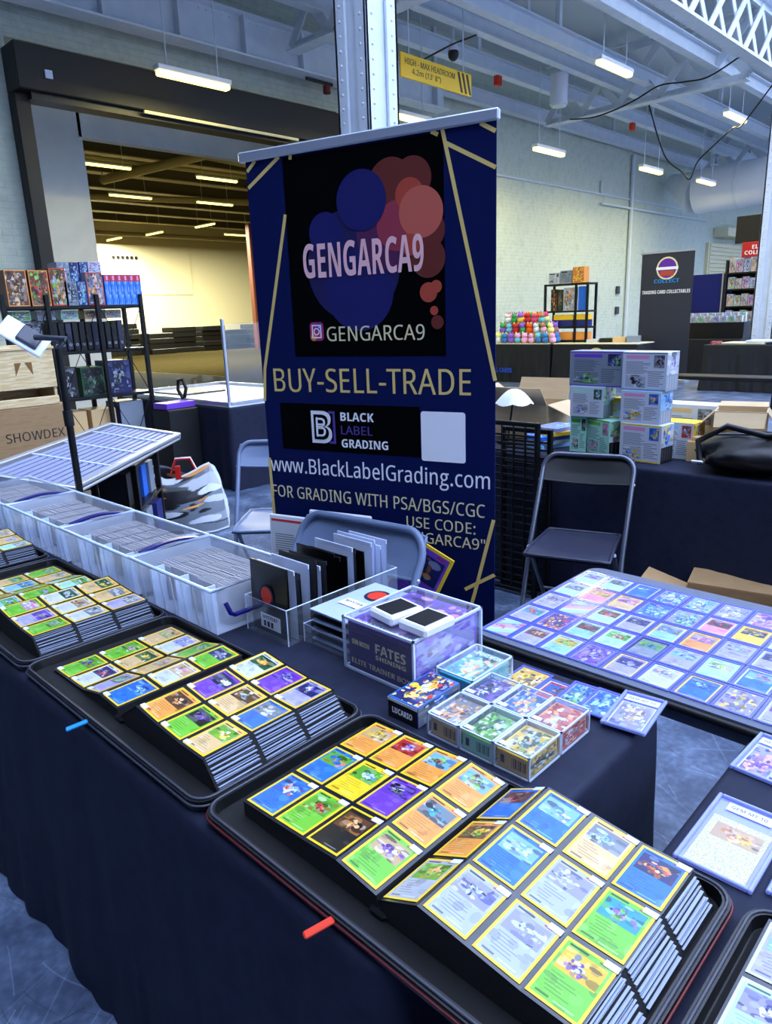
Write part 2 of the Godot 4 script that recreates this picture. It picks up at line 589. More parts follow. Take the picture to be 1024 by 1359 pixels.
func brick_mat() -> StandardMaterial3D:
	# painted brickwork far away: faint joints in relief
	var im := Image.create(256, 256, false, Image.FORMAT_RGBA8)
	im.fill(Color.WHITE)
	for k in 16:
		im.fill_rect(Rect2i(0, k * 16, 256, 2), Color(.4, .4, .4))
		for q in 5: im.fill_rect(Rect2i(posmod(q * 52 + (k % 2) * 26, 256), k * 16, 2, 16), Color(.4, .4, .4))
	var m: StandardMaterial3D = grain(std("brick", Color.WHITE, .75), .012, [Color(.73, .775, .71), Color(.80, .83, .76), Color(.75, .79, .73)], Vector3.ONE * .8)
	m.heightmap_enabled = true
	m.heightmap_texture = ImageTexture.create_from_image(im)
	m.heightmap_scale = .6
	return m

# ---------------------------------------------------------------- the hall
func hall() -> void:
	struct("floor", span(Vector3(-9.4, -.2, -32), Vector3(20, 0, 10)), M.floor)
	# the long aisle wall on the left, with the shutter opening
	var w := MB.new()
	w.box(Vector3(-9.2, 3.4, 3.3), Vector3(.4, 6.8, 13.4))
	w.box(Vector3(-9.2, 5.8, -6.05), Vector3(.4, 2.0, 5.3))
	w.box(Vector3(-9.2, 3.4, -20.35), Vector3(.4, 6.8, 23.3))
	struct("wall_left", w.mesh(), M.brick)
	struct("wall_back", span(Vector3(-9.4, 0, -32.4), Vector3(20.4, 12, -32)), M.wall)
	struct("wall_front", span(Vector3(-9.4, 0, 10), Vector3(20.4, 12, 10.4)), M.grey_plastic)
	struct("wall_right", span(Vector3(20, 0, -32), Vector3(20.4, 12, 10)), M.wall)
	struct("wall_gallery", span(Vector3(-4.4, 6.9, -32), Vector3(-4.2, 12, 10)), M.wall)
	struct("ceiling", span(Vector3(-9.4, 6.6, -32), Vector3(-4.2, 6.8, 10)), M.ceiling)
	# glazed nave roof, out of the frame: the cool daylight comes through it
	var gl := struct("window_1", span(Vector3(-4.2, 12, -32), Vector3(20, 12.02, 4.5)), M.glass)
	struct("ceiling_nave", span(Vector3(-4.2, 12, 4.5), Vector3(20.4, 12.2, 10.4)), M.steel)
	for k in 13:
		part(gl, "glazing_bar", span(Vector3(-4.2, 11.8, -31.9 + k * 3), Vector3(20, 12.0, -31.7 + k * 3)), M.steel)
	# black shutter housing over the opening, its guides and the pale lining
	struct("trim_1", span(Vector3(-9, 4.17, -8.75), Vector3(-8.62, 4.66, -3.34), .01), M.charcoal)
	struct("trim_2", span(Vector3(-9, 0, -3.52), Vector3(-8.8, 4.17, -3.34), .01), M.charcoal)
	struct("trim_3", span(Vector3(-9, 0, -8.8), Vector3(-8.8, 4.17, -8.62), .01), M.charcoal)
	struct("trim_4", span(Vector3(-8.95, 4.09, -8.6), Vector3(-8.7, 4.17, -3.5)), M.black)
	struct("trim_5", span(Vector3(-8.63, 4.13, -7.5), Vector3(-8.60, 4.165, -4.9)), M.gold_pale)
	var ins := MB.new()
	ins.box(Vector3(-11.1, 2.6, -4.0), Vector3(.2, 5.2, 2.3))
	ins.box(Vector3(-11.1, 4.75, -7.4), Vector3(.2, .9, 4.6))
	ins.box(Vector3(-11.1, 2.6, -10.2), Vector3(.2, 5.2, 1.2))
	struct("wall_inner", ins.mesh(), M.wall)
	var pas := MB.new()
	pas.box(Vector3(-10.2, 5.1, -6.8), Vector3(2.0, .2, 8.0))
	pas.box(Vector3(-10.2, 2.6, -2.9), Vector3(2.0, 5.2, .2))
	pas.box(Vector3(-10.2, 2.6, -10.8), Vector3(2.0, 5.2, .2))
	struct("wall_passage", pas.mesh(), M.wall)
	# roller shutter and lintel at the far end of the aisle
	var sh := struct("door_1", span(Vector3(-9, 0, -28.4), Vector3(-8.9, 3.4, -25.3)), M.cream)
	for k in 26: part(sh, "slat", span(Vector3(-8.9, .02 + k * .13, -28.3), Vector3(-8.87, .13 + k * .13, -25.4), .01), M.cream)

func far_hall() -> void:
	struct("floor_far", span(Vector3(-48, -.2, -46), Vector3(-9.4, -.01, 4)), M.far_floor)
	struct("wall_far", span(Vector3(-41, 0, -46), Vector3(-40.6, 9, 4)), M.far_wall)
	struct("wall_far_side", span(Vector3(-41, 0, 4), Vector3(-11.2, 9, 4.4)), M.far_wall)
	struct("wall_far_end", span(Vector3(-41, 0, -46.4), Vector3(-11.2, 9, -46)), M.far_wall)
	var ew := MB.new()
	ew.box(Vector3(-11.3, 4.5, .5), Vector3(.2, 9, 7.0))
	ew.box(Vector3(-11.3, 4.5, -28.3), Vector3(.2, 9, 35.4))
	ew.box(Vector3(-11.3, 7.1, -6.8), Vector3(.2, 3.8, 7.6))
	struct("wall_far_near", ew.mesh(), M.far_wall)
	struct("ceiling_far", span(Vector3(-41, 7.6, -46), Vector3(-11.2, 7.8, 4)), M.far_ceiling)
	# beams and services under that ceiling
	for k in 9:
		var o := one("ceiling_beam", span(Vector3(-15.2 - k * 3, 7.0, -40), Vector3(-14.9 - k * 3, 7.6, 2)), M.far_ceiling, "dark steel ceiling beam number %d beyond the doorway, counted from the opening" % (k + 1), "beam", "beams of the hall beyond the doorway")
		part(o, "flange", span(Vector3(-15.3 - k * 3, 6.96, -40), Vector3(-14.8 - k * 3, 7.0, 2)), M.far_pipe)
	var pipes := [["long pale air pipe crossing under the far ceiling", [Vector3(-24.2, 6.2, -12.0), Vector3(-18.9, 6.2, -12.6), Vector3(-19.2, 6.2, -14.6)], .14], ["thin pipe run under the far ceiling beside the lamps", [Vector3(-22, 6.4, -10), Vector3(-22, 6.4, -26)], .07], ["air pipe deeper under the far ceiling", [Vector3(-30, 6.5, -12), Vector3(-26, 6.5, -24)], .13], ["low pipe run along the far wall top", [Vector3(-38, 6.2, -14), Vector3(-38, 6.2, -34)], .12]]
	for q in pipes:
		var o := one("ceiling_pipe", MB.new().tube(q[1], q[2], 10).mesh(), M.far_pipe, q[0], "pipe")
		part(o, "hanger", MB.new().tube([q[1][0], q[1][0] + Vector3.UP * .9], .015, 5).mesh(), M.far_ceiling)
	var cp := one("wall_panel", span(Vector3(-40.6, 3.1, -25.2), Vector3(-40.55, 6.6, -19.2), .02), M.far_wall, "large cream panel on the far wall beyond the doorway", "panel")
	for k in 6: part(cp, "port", MB.new().disc(Vector3(-40.54, 5.2, -20.2 - k * .28), .11, 14, 0, Vector3.RIGHT, Vector3(0, 0, -1)).mesh(), M.black)
	one("door_post", span(Vector3(-30.0, 0, -22.2), Vector3(-29.7, 6.0, -21.9), .02), M.rust, "tall rust-brown post at the right of the far hall", "post")
	# dark stacks of stored staging along the far wall
	rng.seed = 21
	for k in 9:
		var z := -15.0 - k * 1.5
		var h := rng.randf_range(1.0, 1.75)
		var st := thing("staging_stack", "dark stack of stored staging by the far wall, %s from the left" % nth(k), "stack", Vector3(-33.5 + rng.randf(), -.01, z), rng.randf_range(-.1, .1), "stored staging in the far hall")
		var lv := int(h / .25)
		for q in lv: part(st, "deck", bx(Vector3(rng.randf_range(-.1, .1), .125 + q * .25, 0), Vector3(1.2, .245, 1.3), .02), M.black)

func nth(k: int) -> String:
	return ["first", "second", "third", "fourth", "fifth", "sixth", "seventh", "eighth", "ninth", "tenth", "eleventh", "twelfth", "thirteenth", "fourteenth", "fifteenth", "sixteenth", "seventeenth", "eighteenth", "nineteenth", "twentieth"][k]

func rivets(a: Vector3, b: Vector3, step: float, r: float, nn: Vector3, mb: MB) -> void:
	var d := b - a
	var k := int(d.length() / step)
	for i in k + 1:
		var c := a + d * (float(i) / k)
		var ux := nn.cross(Vector3.UP if absf(nn.y) < .9 else Vector3.RIGHT).normalized()
		var uy := nn.cross(ux)
		for s in 6:
			var p := ux * cos(TAU * s / 6) + uy * sin(TAU * s / 6)
			var q := ux * cos(TAU * (s + 1) / 6) + uy * sin(TAU * (s + 1) / 6)
			mb.tri(c + nn * r * .6, c + p * r, c + q * r, (nn + (p + q) * .5).normalized())

func column(at: Vector3, label: String) -> void:
	var o := thing("steel_column", label, "column", at, 0, "riveted columns of the gallery")
	part(o, "shaft", bx(Vector3(0, 2.72, 0), Vector3(.31, 5.44, .31), .01), M.steel)
	var rv := MB.new()
	for sx in [-1, 1]:
		for sz in [-1, 1]:
			var e := MB.new()
			e.box(Vector3(sx * .175, 2.72, sz * .125), Vector3(.03, 5.44, .13), .004)
			e.box(Vector3(sx * .125, 2.72, sz * .175), Vector3(.13, 5.44, .03), .004)
			part(o, "corner_angle", e.mesh(), M.steel)
			rivets(Vector3(sx * .19, .1, sz * .12), Vector3(sx * .19, 5.4, sz * .12), .11, .016, Vector3(sx, 0, 0), rv)
			rivets(Vector3(sx * .12, .1, sz * .19), Vector3(sx * .12, 5.4, sz * .19), .11, .016, Vector3(0, 0, sz), rv)
	part(o, "rivets", rv.mesh(), M.steel).set_meta("kind", "stuff")
	part(o, "base_plate", bx(Vector3(0, .03, 0), Vector3(.6, .06, .6), .01), M.steel)

func roof_steel() -> void:
	column(Vector3(-4.05, 0, -4.45), "white riveted steel column directly behind the big banner")
	column(Vector3(-3.55, 0, -14.1), "white riveted steel column at the right edge, behind the far tables")
	# purlins along the aisle
	var xs := [[-4.9, 5.55], [-6.15, 5.55], [-6.75, 5.6], [-7.75, 5.6], [-8.75, 5.45]]
	for k in xs.size():
		var x: float = xs[k][0]
		var y: float = xs[k][1]
		var o := thing("roof_purlin", "white steel purlin along the aisle ceiling, %s from the gallery edge" % nth(k), "beam", Vector3(x, y, -11), 0, "purlins of the aisle ceiling")
		part(o, "web", bx(Vector3(0, .12, 0), Vector3(.02, .24, 36)), M.steel)
		part(o, "bottom_flange", bx(Vector3(0, 0, 0), Vector3(.16, .025, 36), .004), M.steel)
		part(o, "top_flange", bx(Vector3(0, .24, 0), Vector3(.16, .025, 36), .004), M.steel)
		for j in 5: part(o, "hanger", bx(Vector3(0, .65, -14 + j * 7), Vector3(.08, .8, .08)), M.steel)
	# lattice girders across the aisle
	var n := 0
	for gz in [-2.2, -7.3, -14.3, -23.2]:
		lattice("cross_girder", "white riveted lattice girder crossing the aisle, %s from the front" % nth(n), Vector3(-8.38, 5.25, gz), Vector3(-4.29, 5.25, gz), 1.1, .8, "lattice girders over the aisle", .14)
		n += 1
	lattice("gallery_girder", "large white lattice girder along the gallery edge at upper right", Vector3(-4.15, 5.45, -31), Vector3(-4.15, 5.45, 4), .95, .75, "", .12)
	# balustrade above the gallery edge
	lattice("gallery_balustrade", "white lattice balustrade above the gallery girder at top right", Vector3(-3.95, 6.6, -31), Vector3(-3.95, 6.6, 4), 1.0, .5, "")
	# riveted plate beam close to the shutter housing
	var o := thing("wall_beam", "white riveted plate beam above the black shutter housing", "beam", Vector3(-8.55, 5.05, -6.5))
	part(o, "web", bx(Vector3(0, .28, 0), Vector3(.03, .5, 9.0)), M.steel)
	part(o, "bottom_flange", bx(Vector3(0, .02, 0), Vector3(.3, .03, 9.0), .004), M.steel)
	part(o, "top_flange", bx(Vector3(0, .54, 0), Vector3(.3, .03, 9.0), .004), M.steel)
	for k in 9: part(o, "stiffener", bx(Vector3(.07, .28, -4.2 + k * 1.05), Vector3(.12, .5, .03)), M.steel)
	var rv := MB.new()
	rivets(Vector3(.016, .08, -4.4), Vector3(.016, .08, 4.4), .12, .018, Vector3.RIGHT, rv)
	rivets(Vector3(.016, .48, -4.4), Vector3(.016, .48, 4.4), .12, .018, Vector3.RIGHT, rv)
	rivets(Vector3(.1, 0, -4.4), Vector3(.1, 0, 4.4), .12, .018, Vector3.DOWN, rv)
	part(o, "rivets", rv.mesh(), M.steel).set_meta("kind", "stuff")

func lattice(called: String, label: String, a: Vector3, b: Vector3, h: float, step: float, group := "", bw := .07) -> void:
	var o := thing(called, label, "girder", a, 0, group)
	var d := b - a
	var L := d.length()
	var e := d / L
	var side := e.cross(Vector3.UP)
	for y in [0.0, h]:
		var m := MB.new()
		m.bar(Vector3(0, y, 0), d + Vector3(0, y, 0), .24, .025)
		m.bar(Vector3(0, y + (.06 if y == 0.0 else -.06), 0) , d + Vector3(0, y + (.06 if y == 0.0 else -.06), 0), .03, .12)
		part(o, "lower_chord" if y == 0.0 else "upper_chord", m.mesh(), M.steel)
	var k := int(L / step)
	for i in k:
		var p := e * (L * i / k)
		var q := e * (L * (i + 1) / k)
		part(o, "brace", MB.new().bar(p + side * .02 + Vector3(0, .06, 0), q + side * .02 + Vector3(0, h - .06, 0), .02, bw, e).mesh(), M.steel)
		part(o, "brace", MB.new().bar(p - side * .02 + Vector3(0, h - .06, 0), q - side * .02 + Vector3(0, .06, 0), .02, bw, e).mesh(), M.steel)
	var rv := MB.new()
	for s in [-1.0, 1.0]:
		rivets(side * s * .09 + Vector3(0, -.012, 0), d + side * s * .09 + Vector3(0, -.012, 0), .16, .017, Vector3.DOWN, rv)
		rivets(side * s * .016 + Vector3(0, .06, 0), d + side * s * .016 + Vector3(0, .06, 0), .16, .017, side * s, rv)
	part(o, "rivets", rv.mesh(), M.steel).set_meta("kind", "stuff")

func batten(at: Vector3, len_: float, turn: float, label: String, group: String, energy: float, drop: float, warm := Color(1, .90, .58)) -> void:
	var o := thing("batten_lamp", label, "lamp", at, turn, group)
	if not M.has("lamp_glow"):
		var g := std("lamp_glow", Color(1, .95, .75), .4)
		g.emission_enabled = true
		g.emission = Color(1, .88, .42)
		g.emission_energy_multiplier = 5.0
	part(o, "housing", bx(Vector3(0, .05, 0), Vector3(.13, .06, len_), .008), M.white)
	part(o, "diffuser", bx(Vector3(0, -.01, 0), Vector3(.11, .06, len_ * .97), .015), M.lamp_glow)
	for s in [-1, 1]: part(o, "hanger", MB.new().tube([Vector3(0, .08, s * len_ * .35), Vector3(0, drop, s * len_ * .35)], .008, 5).mesh(), M.steel)
	var l := AreaLight3D.new()
	l.name = "lamp_light"
	l.area_size = Vector2(.11, len_)
	l.area_normalize_energy = true
	l.light_color = warm
	l.light_energy = energy
	l.set("area_range", 45.0)
	l.shadow_enabled = true
	o.add_child(l)
	l.position = Vector3(0, -.06, 0)
	l.rotation.x = -PI / 2

func lamps() -> void:
	var rows := [[Vector3(-7.84, 4.4, -5.2), "over the black shutter housing at upper left"], [Vector3(-7.4, 4.4, -8.7), "peeking out beside the white column"], [Vector3(-7.35, 4.4, -12.75), "low on the white wall right of the banner"], [Vector3(-7.0, 4.4, -16.5), "fourth along the white wall"], [Vector3(-6.85, 4.4, -19.35), "farthest along the wall, by the air duct"], [Vector3(-5.15, 5.0, -11.0), "large and bright at upper right, nearest the gallery"], [Vector3(-5.0, 5.0, -15.8), "under the gallery girder at far right"], [Vector3(-5.1, 5.0, -6.0), "in the aisle above the frame top"]]
	for q in rows: batten(q[0], 1.05, 0, "glowing batten lamp " + q[1], "batten lamps of the aisle", 6.0, 6.6 - q[0].y, Color(1, .95, .66))
	var far := [[Vector3(-21, 6, -10.5), 1.7, 0.0, "nearest on the left, beyond the doorway"], [Vector3(-21, 6, -14.4), 1.6, 0.0, "nearest on the right, beyond the doorway"], [Vector3(-25.6, 6, -13.7), 1.7, 0.0, "second row left, beyond the doorway"], [Vector3(-25.4, 6, -17.2), 1.7, 0.0, "second row right, beyond the doorway"], [Vector3(-31.5, 6, -20.6), 1.7, PI / 2, "turned crosswise in the middle of the far ceiling"], [Vector3(-35.5, 6, -20.1), 1.7, PI / 2, "small crosswise one left of the far middle"], [Vector3(-38.8, 6, -19.5), 1.7, PI / 2, "farthest at left near the cream wall"], [Vector3(-34.2, 6, -24.4), 1.7, 0.0, "far right beside the banner edge"]]
	for q in far: batten(q[0], q[1], q[2], "batten lamp " + q[3], "batten lamps of the far hall", 115.0, 1.6, Color(1, .99, .86))

# ---------------------------------------------------------------- cloth-covered tables
func drape(x0: float, x1: float, z0: float, z1: float, top: float, amp := .02, flare := .03, floor_gap := .004, seed_ := 1, corner := .035, short_back := false) -> Mesh:
	var mb := MB.new()
	var path := []       # [point, outward]
	var order := [[x1, z1, 1, 1], [x0, z1, -1, 1], [x0, z0, -1, -1], [x1, z0, 1, -1]]
	for k in 4:
		var c: Array = order[k]
		var nx: Array = order[(k + 1) % 4]
		var cc := Vector3(c[0] - c[2] * corner, 0, c[1] - c[3] * corner)
		var a0 := [0.0, PI / 2, PI, PI * 1.5][k] as float
		for s in 7:
			var a := a0 + PI / 2 * s / 6.0
			var d := Vector3(cos(a), 0, sin(a))
			path.append([cc + d * corner, d])
		var last: Vector3 = path[-1][0]
		var dd: Vector3 = path[-1][1]
		var nc := Vector3(nx[0] - nx[2] * corner, 0, nx[1] - nx[3] * corner) + dd * corner
		var m := maxi(2, int((nc - last).length() / .03))
		for s in range(1, m): path.append([last.lerp(nc, float(s) / m), dd])
	var n := path.size()
	var fn := FastNoiseLite.new()
	fn.seed = seed_
	fn.frequency = 1.6
	var prof := [[-.03, 0.0], [-.012, 0.0], [-.004, -.003], [0.0, -.012], [.001, -.04], [.002, -.1], [.003, -.2], [.004, -.33], [.005, -.47], [.006, -.6], [.008, -1.0]]
	var depth := top - floor_gap
	var P := func(u: float, v: float) -> Vector3:
		var i := int(roundf(u * n)) % n
		var j := int(roundf(v * 10))
		var b: Vector3 = path[i][0]
		var o: Vector3 = path[i][1]
		var pr: Array = prof[j]
		var dn: float = -pr[1] * depth if j > 3 else -pr[1]
		if short_back: dn *= lerpf(1.0, .12, smoothstep(.6, .95, -o.z))
		var t := clampf(dn / depth, 0, 1)
		var w := fn.get_noise_3d(b.x * 3.0, t * .35, b.z * 3.0) + .5 * fn.get_noise_3d(b.x * 9.0, t * .6 + 7.0, b.z * 9.0)
		var out: float = pr[0] + t * flare + w * amp * t * 2.2
		return b + o * out + Vector3(0, top - dn, 0)
	mb.grid(n, 10, P, Vector3.ZERO, Rect2(0, 0, 1, 1), Vector3((x0 + x1) / 2, top * .4, (z0 + z1) / 2))
	mb.quad(Vector3(x0 + .03, top, z1 - .03), Vector3(x1 - .03, top, z1 - .03), Vector3(x1 - .03, top, z0 + .03), Vector3(x0 + .03, top, z0 + .03), Vector3.UP)
	return mb.mesh()

func folding_table(x0: float, x1: float, z0: float, z1: float, top: float, label: String) -> void:
	var o := thing("folding_table", label, "table", Vector3((x0 + x1) / 2, 0, (z0 + z1) / 2))
	var w := x1 - x0 - .04
	var d := z1 - z0 - .04
	part(o, "tabletop", bx(Vector3(0, top - .018, 0), Vector3(w, .03, d), .006), M.grey_plastic)
	for sx in [-1, 1]:
		for sz in [-1, 1]: part(o, "leg", MB.new().tube([Vector3(sx * (w / 2 - .15), 0, sz * (d / 2 - .06)), Vector3(sx * (w / 2 - .15), top - .033, sz * (d / 2 - .06))], .014, 8).mesh(), M.tube_dark)

const TT := .735
func tables() -> void:
	var list := [[-1.48, .35, -.70, .055, "front table carrying the zip binders and clear boxes", "black cloth over the front table with the open binders", .012], [-3.31, -1.535, -.70, .055, "table further left under the plastic tubs", "black cloth at the left under the far plastic tubs", .012], [.495, 2.3, -.728, .055, "table at right edge under the graded slabs", "black cloth on the table at the right edge", .012], [-1.8, 1.3, -3.45, -2.68, "table behind carrying the white cartons", "black cloth on the table behind the dark folding chair", .012]]
	for k in list.size():
		var q: Array = list[k]
		folding_table(q[0], q[1], q[2], q[3], TT - .004, "folding " + q[4])
		one("tablecloth", drape(q[0], q[1], q[2], q[3], TT, q[6], .02, .004, k + 3, .035, k < 2), M.cloth, q[5], "tablecloth", "black tablecloths")

# ---------------------------------------------------------------- zip binders with pockets of cards
func rounded(x0: float, x1: float, z0: float, z1: float, r: float, y: float) -> Array:
	var p := []
	for q in [[x1 - r, z1 - r, 0.0], [x0 + r, z1 - r, .5], [x0 + r, z0 + r, 1.0], [x1 - r, z0 + r, 1.5]]:
		for s in 6:
			var a: float = (q[2] + s / 10.0) * PI
			p.append(Vector3(q[0] + cos(a) * r, y, q[1] + sin(a) * r))
	return p

func binder(c: Dictionary) -> void:
	var o := thing("zip_binder", c.label, "binder", Vector3(c.x, TT, 0), 0, "open zip binders")
	var L: Array = c.L
	var R: Array = c.R
	var x0: float = c.get("left", -.045)
	var x1: float = c.rim
	var base := .006
	# cover, raised zip wall, piping, zip
	part(o, "cover", MB.new().poly(rounded(x0, x1, -.312, .045, .03, 0.0005), Vector3.UP, Vector3(0, base, 0)).mesh(), M.leather)
	var wall := MB.new()
	var p0 := rounded(x0, x1, -.312, .045, .03, base)
	var p1 := rounded(x0 - .004, x1 + .004, -.316, .049, .034, base + .016)
	var p2 := rounded(x0 + .006, x1 - .006, -.306, .039, .026, base + .018)
	var p3 := rounded(x0 + .008, x1 - .008, -.304, .037, .024, base)
	for k in p0.size():
		var j := (k + 1) % p0.size()
		var out: Vector3 = (p1[k] - p2[k]).normalized()
		wall.quad(p0[k], p0[j], p1[j], p1[k], out)
		wall.quad(p1[k], p1[j], p2[j], p2[k], Vector3.UP)
		wall.quad(p2[k], p2[j], p3[j], p3[k], -out)
	part(o, "zip_wall", wall.mesh(), M.leather)
	part(o, "piping", MB.new().tube(rounded(x0 - .005, x1 + .005, -.317, .05, .034, base + .009), .002, 6, true).mesh(), c.pipe)
	part(o, "zip_teeth", MB.new().tube(rounded(x0 + .001, x1 - .001, -.311, .044, .03, base + .018), .0022, 6, true).mesh(), M.zip_grey)
	part(o, "lining", MB.new().poly(rounded(x0 + .01, x1 - .01, -.302, .035, .022, base), Vector3.UP, Vector3(0, .001, 0)).mesh(), M.lining)
	var sp: float = (L[-1][0] + R[0][0]) / 2
	if c.has("pull"):
		var pl := MB.new()
		pl.bar(Vector3(sp - .03, base + .012, .048), Vector3(sp - .045, base + .004, .085), .011, .006, Vector3.UP, .002)
		part(o, "zip_pull", pl.mesh(), c.pull)
	# spine
	part(o, "spine", bx(Vector3(sp, base + .006, -.145), Vector3(.03, .012, .3), .004), M.leather)
	var n := 0
	for side in [L, R]:
		var prof := []
		for q in side: prof.append(Vector3(q[0], q[1], 0))
		var first: Vector3 = prof[0]
		var end: Vector3 = prof[-1]
		var ring := prof.duplicate()
		var foot: float = c.fan if n == 1 else end.x
		ring.append(Vector3(foot if n == 1 else end.x, base + .002, 0))
		ring.append(Vector3(first.x, base + .002, 0))
		part(o, "page_stack", MB.new().poly(ring, Vector3(0, 0, 1), Vector3(0, 0, -.286)).mesh(), M.lining)
		# top sheet
		var sheet_mb := MB.new()
		for k in prof.size() - 1:
			var a: Vector3 = prof[k] + Vector3(0, .0008, .001)
			var b: Vector3 = prof[k + 1] + Vector3(0, .0008, .001)
			sheet_mb.quad(a, b, b + Vector3(0, 0, -.29), a + Vector3(0, 0, -.29), Vector3(a.y - b.y, b.x - a.x, 0))
		part(o, "top_page", sheet_mb.mesh(), M.page)
		# fanned edges of the pages below
		if n == 1:
			var ed := MB.new()
			var dk := MB.new()
			var cnt := 21
			for k in cnt:
				var t := (k + .5) / cnt
				var xe := lerpf(end.x, foot, t)
				var ye := lerpf(end.y, base + .003, t) + .0006 * sin(k * 5.1)
				for j in 3:
					var jy := .0005 * sin(k * 3.7 + j * 2.9)
					var jz := .004 * sin(k * 1.9 + j * 4.1)
					ed.bar(Vector3(xe - .02, ye + .0005 + jy, -.004 - j * .096), Vector3(xe - .02, ye + .0005 - jy, -.090 - j * .096 + jz * .5), .04 + .005 * sin(k * 2.3 + j * 1.7), .0008 + .0006 * (.5 + .5 * sin(k * 4.3 + j)))
					dk.bar(Vector3(xe - .021, ye - .0007, -.002 - j * .096), Vector3(xe - .021, ye - .0007, -.094 - j * .096), .04, .0006)
			part(o, "page_edges", ed.mesh(), M.page_edge).set_meta("kind", "stuff")
			part(o, "page_backs", dk.mesh(), M.page).set_meta("kind", "stuff")
		n += 1
	# cards in the pockets
	n = 0
	for side in [L, R]:
		var specs: Array = c.cards[n]
		for j in 3:
			var line: PackedStringArray = specs[j].split(" ")
			for i in 4:
				if i >= side.size() - 1 or line[i] == "-": continue
				var a := Vector3(c.x + side[i][0], TT + side[i][1], 0)
				var b := Vector3(c.x + side[i + 1][0], TT + side[i + 1][1], 0)
				var e := (b - a).normalized()
				var up := e.cross(Vector3(0, 0, 1)) * -1.0
				var s: String = line[i]
				var cd := one("trading_card", card_mesh(s), M.card, "%s card with %s picture, %s row, %s column, %s page, %s" % [TONE[s[1]], TONE[s[3]], ["front", "middle", "back"][j], nth(i), ["left", "right"][n], c.short], "card", "cards in the " + c.short)
				cd.transform = Transform3D(Basis(e, up, Vector3(0, 0, 1)), (a + b) / 2 + up * .0012 + Vector3(0, 0, -.048 - j * .096))
				var st := Vector3(.024, .0011, -.041) if c.tag == "top" else Vector3(-.025, .0011, .038)
				var sk := part(cd, "price_sticker", M_sticker(), M.sticker)
				sk.position = st
		n += 1

var sticker_mesh: Mesh
func M_sticker() -> Mesh:
	if sticker_mesh == null: sticker_mesh = bx(Vector3.ZERO, Vector3(.017, .0006, .009))
	return sticker_mesh

func binders() -> void:
	binder({"label": "open black zip binder with red piping and red zip pull, nearest the camera", "short": "red-piped binder", "x": 0.0, "rim": .607, "fan": .592, "pipe": M.pipe_red, "pull": M.orange_red, "tag": "top",
		"L": [[.0, .032], [.07, .036], [.14, .041], [.21, .047], [.284, .037]], "R": [[.288, .033], [.353, .066], [.425, .058], [.496, .050], [.563, .048]],
		"cards": [["ybbwr yggrd yknok ygtpw", "ybgbr yygws yppke yoeck", "yotyw yorpw yosng yosngx"], ["yzgog yzlzv yzlze ygypw", "yonyg ybssw yzlzex ygcpg", "ybnrk ybsswx ytesw ybvor"]]})
	var LB := [[.0, .012], [.07, .013], [.145, .015], [.225, .034], [.3, .030]]
	var RB := [[.312, .02], [.385, .069], [.458, .060], [.528, .055], [.602, .055]]
	binder({"label": "open black zip binder with blue zip pull, left of the red-piped one", "short": "blue-pull binder", "x": -.71, "rim": .655, "fan": .640, "pipe": M.zip_grey, "pull": M.zip_blue, "tag": "low", "L": LB, "R": RB,
		"cards": [["yggnp ywvrw ylegl ybbsb", "yggiw ytdyw yttie ywtiw", "yttgw ywlew yggwe ygvle"], ["- yonok ygkpe ytgyw", "- ypvwy ytnwd ybeww", "- ywdoy yppvl ylvwp"]]})
	binder({"label": "open black zip binder with grey piping, left of the blue-pull one", "short": "third binder", "x": -1.42, "rim": .655, "fan": .640, "pipe": M.zip_grey, "tag": "low", "L": LB, "R": RB,
		"cards": [["ygglw ywgve ytgew ysgbw", "ytgel ysbgw yggwl yggle", "yggwe ytwyn ymgyw ymgwe"], ["- ygiww ylpee yggew", "- ywdwe ywtne yweew", "- ytdywx ytewwx ylewe"]]})
	binder({"label": "open black zip binder cut off at the left edge of the picture", "short": "leftmost binder", "x": -2.17, "rim": .655, "fan": .640, "pipe": M.zip_grey, "tag": "low", "L": LB, "R": RB,
		"cards": [["ygglwx ywgvex ytgewx ysgbwx", "ytgelx ysbgwx yggwlx yggleq", "yggweq ytwynq ymgywq ymgweq"], ["- ytiwe ymtee ywgew", "- ywtwe yowne ymwew", "- ywtew ytwow ymeww"]]})
	binder({"label": "open black zip binder cut off at the lower right corner", "short": "corner binder", "x": .652, "left": -.022, "rim": .607, "fan": .592, "pipe": M.zip_grey, "tag": "top",
		"L": [[.0, .030], [.07, .036], [.14, .041], [.21, .047], [.284, .037]], "R": [[.288, .033], [.353, .066], [.425, .058], [.496, .050], [.563, .048]],
		"cards": [["wlvwe wmlve wlsve wmbve", "wmlwv wlmve wmsve wllvw", "wlsww wlslv wmlss wlmsl"], ["- - - -", "- - - -", "- - - -"]]})

# ---------------------------------------------------------------- clear boxes, packs, tubs on the front table
func edges(mb: MB, a: Vector3, b: Vector3, w: float) -> MB:
	# the twelve edges of a box from a to b
	for k in 3:
		var p := (k + 1) % 3
		var q := (k + 2) % 3
		for sp in [0, 1]:
			for sq in [0, 1]:
				var lo := a
				var hi := b
				lo[p] = [a[p] + w / 2, b[p] - w / 2][sp]; hi[p] = lo[p]
				lo[q] = [a[q] + w / 2, b[q] - w / 2][sq]; hi[q] = lo[q]
				mb.box((lo + hi) / 2, (hi - lo).abs() + Vector3.ONE * w * (1.0 if true else 0.0) - (hi - lo).abs().sign() * w, 0)
	return mb

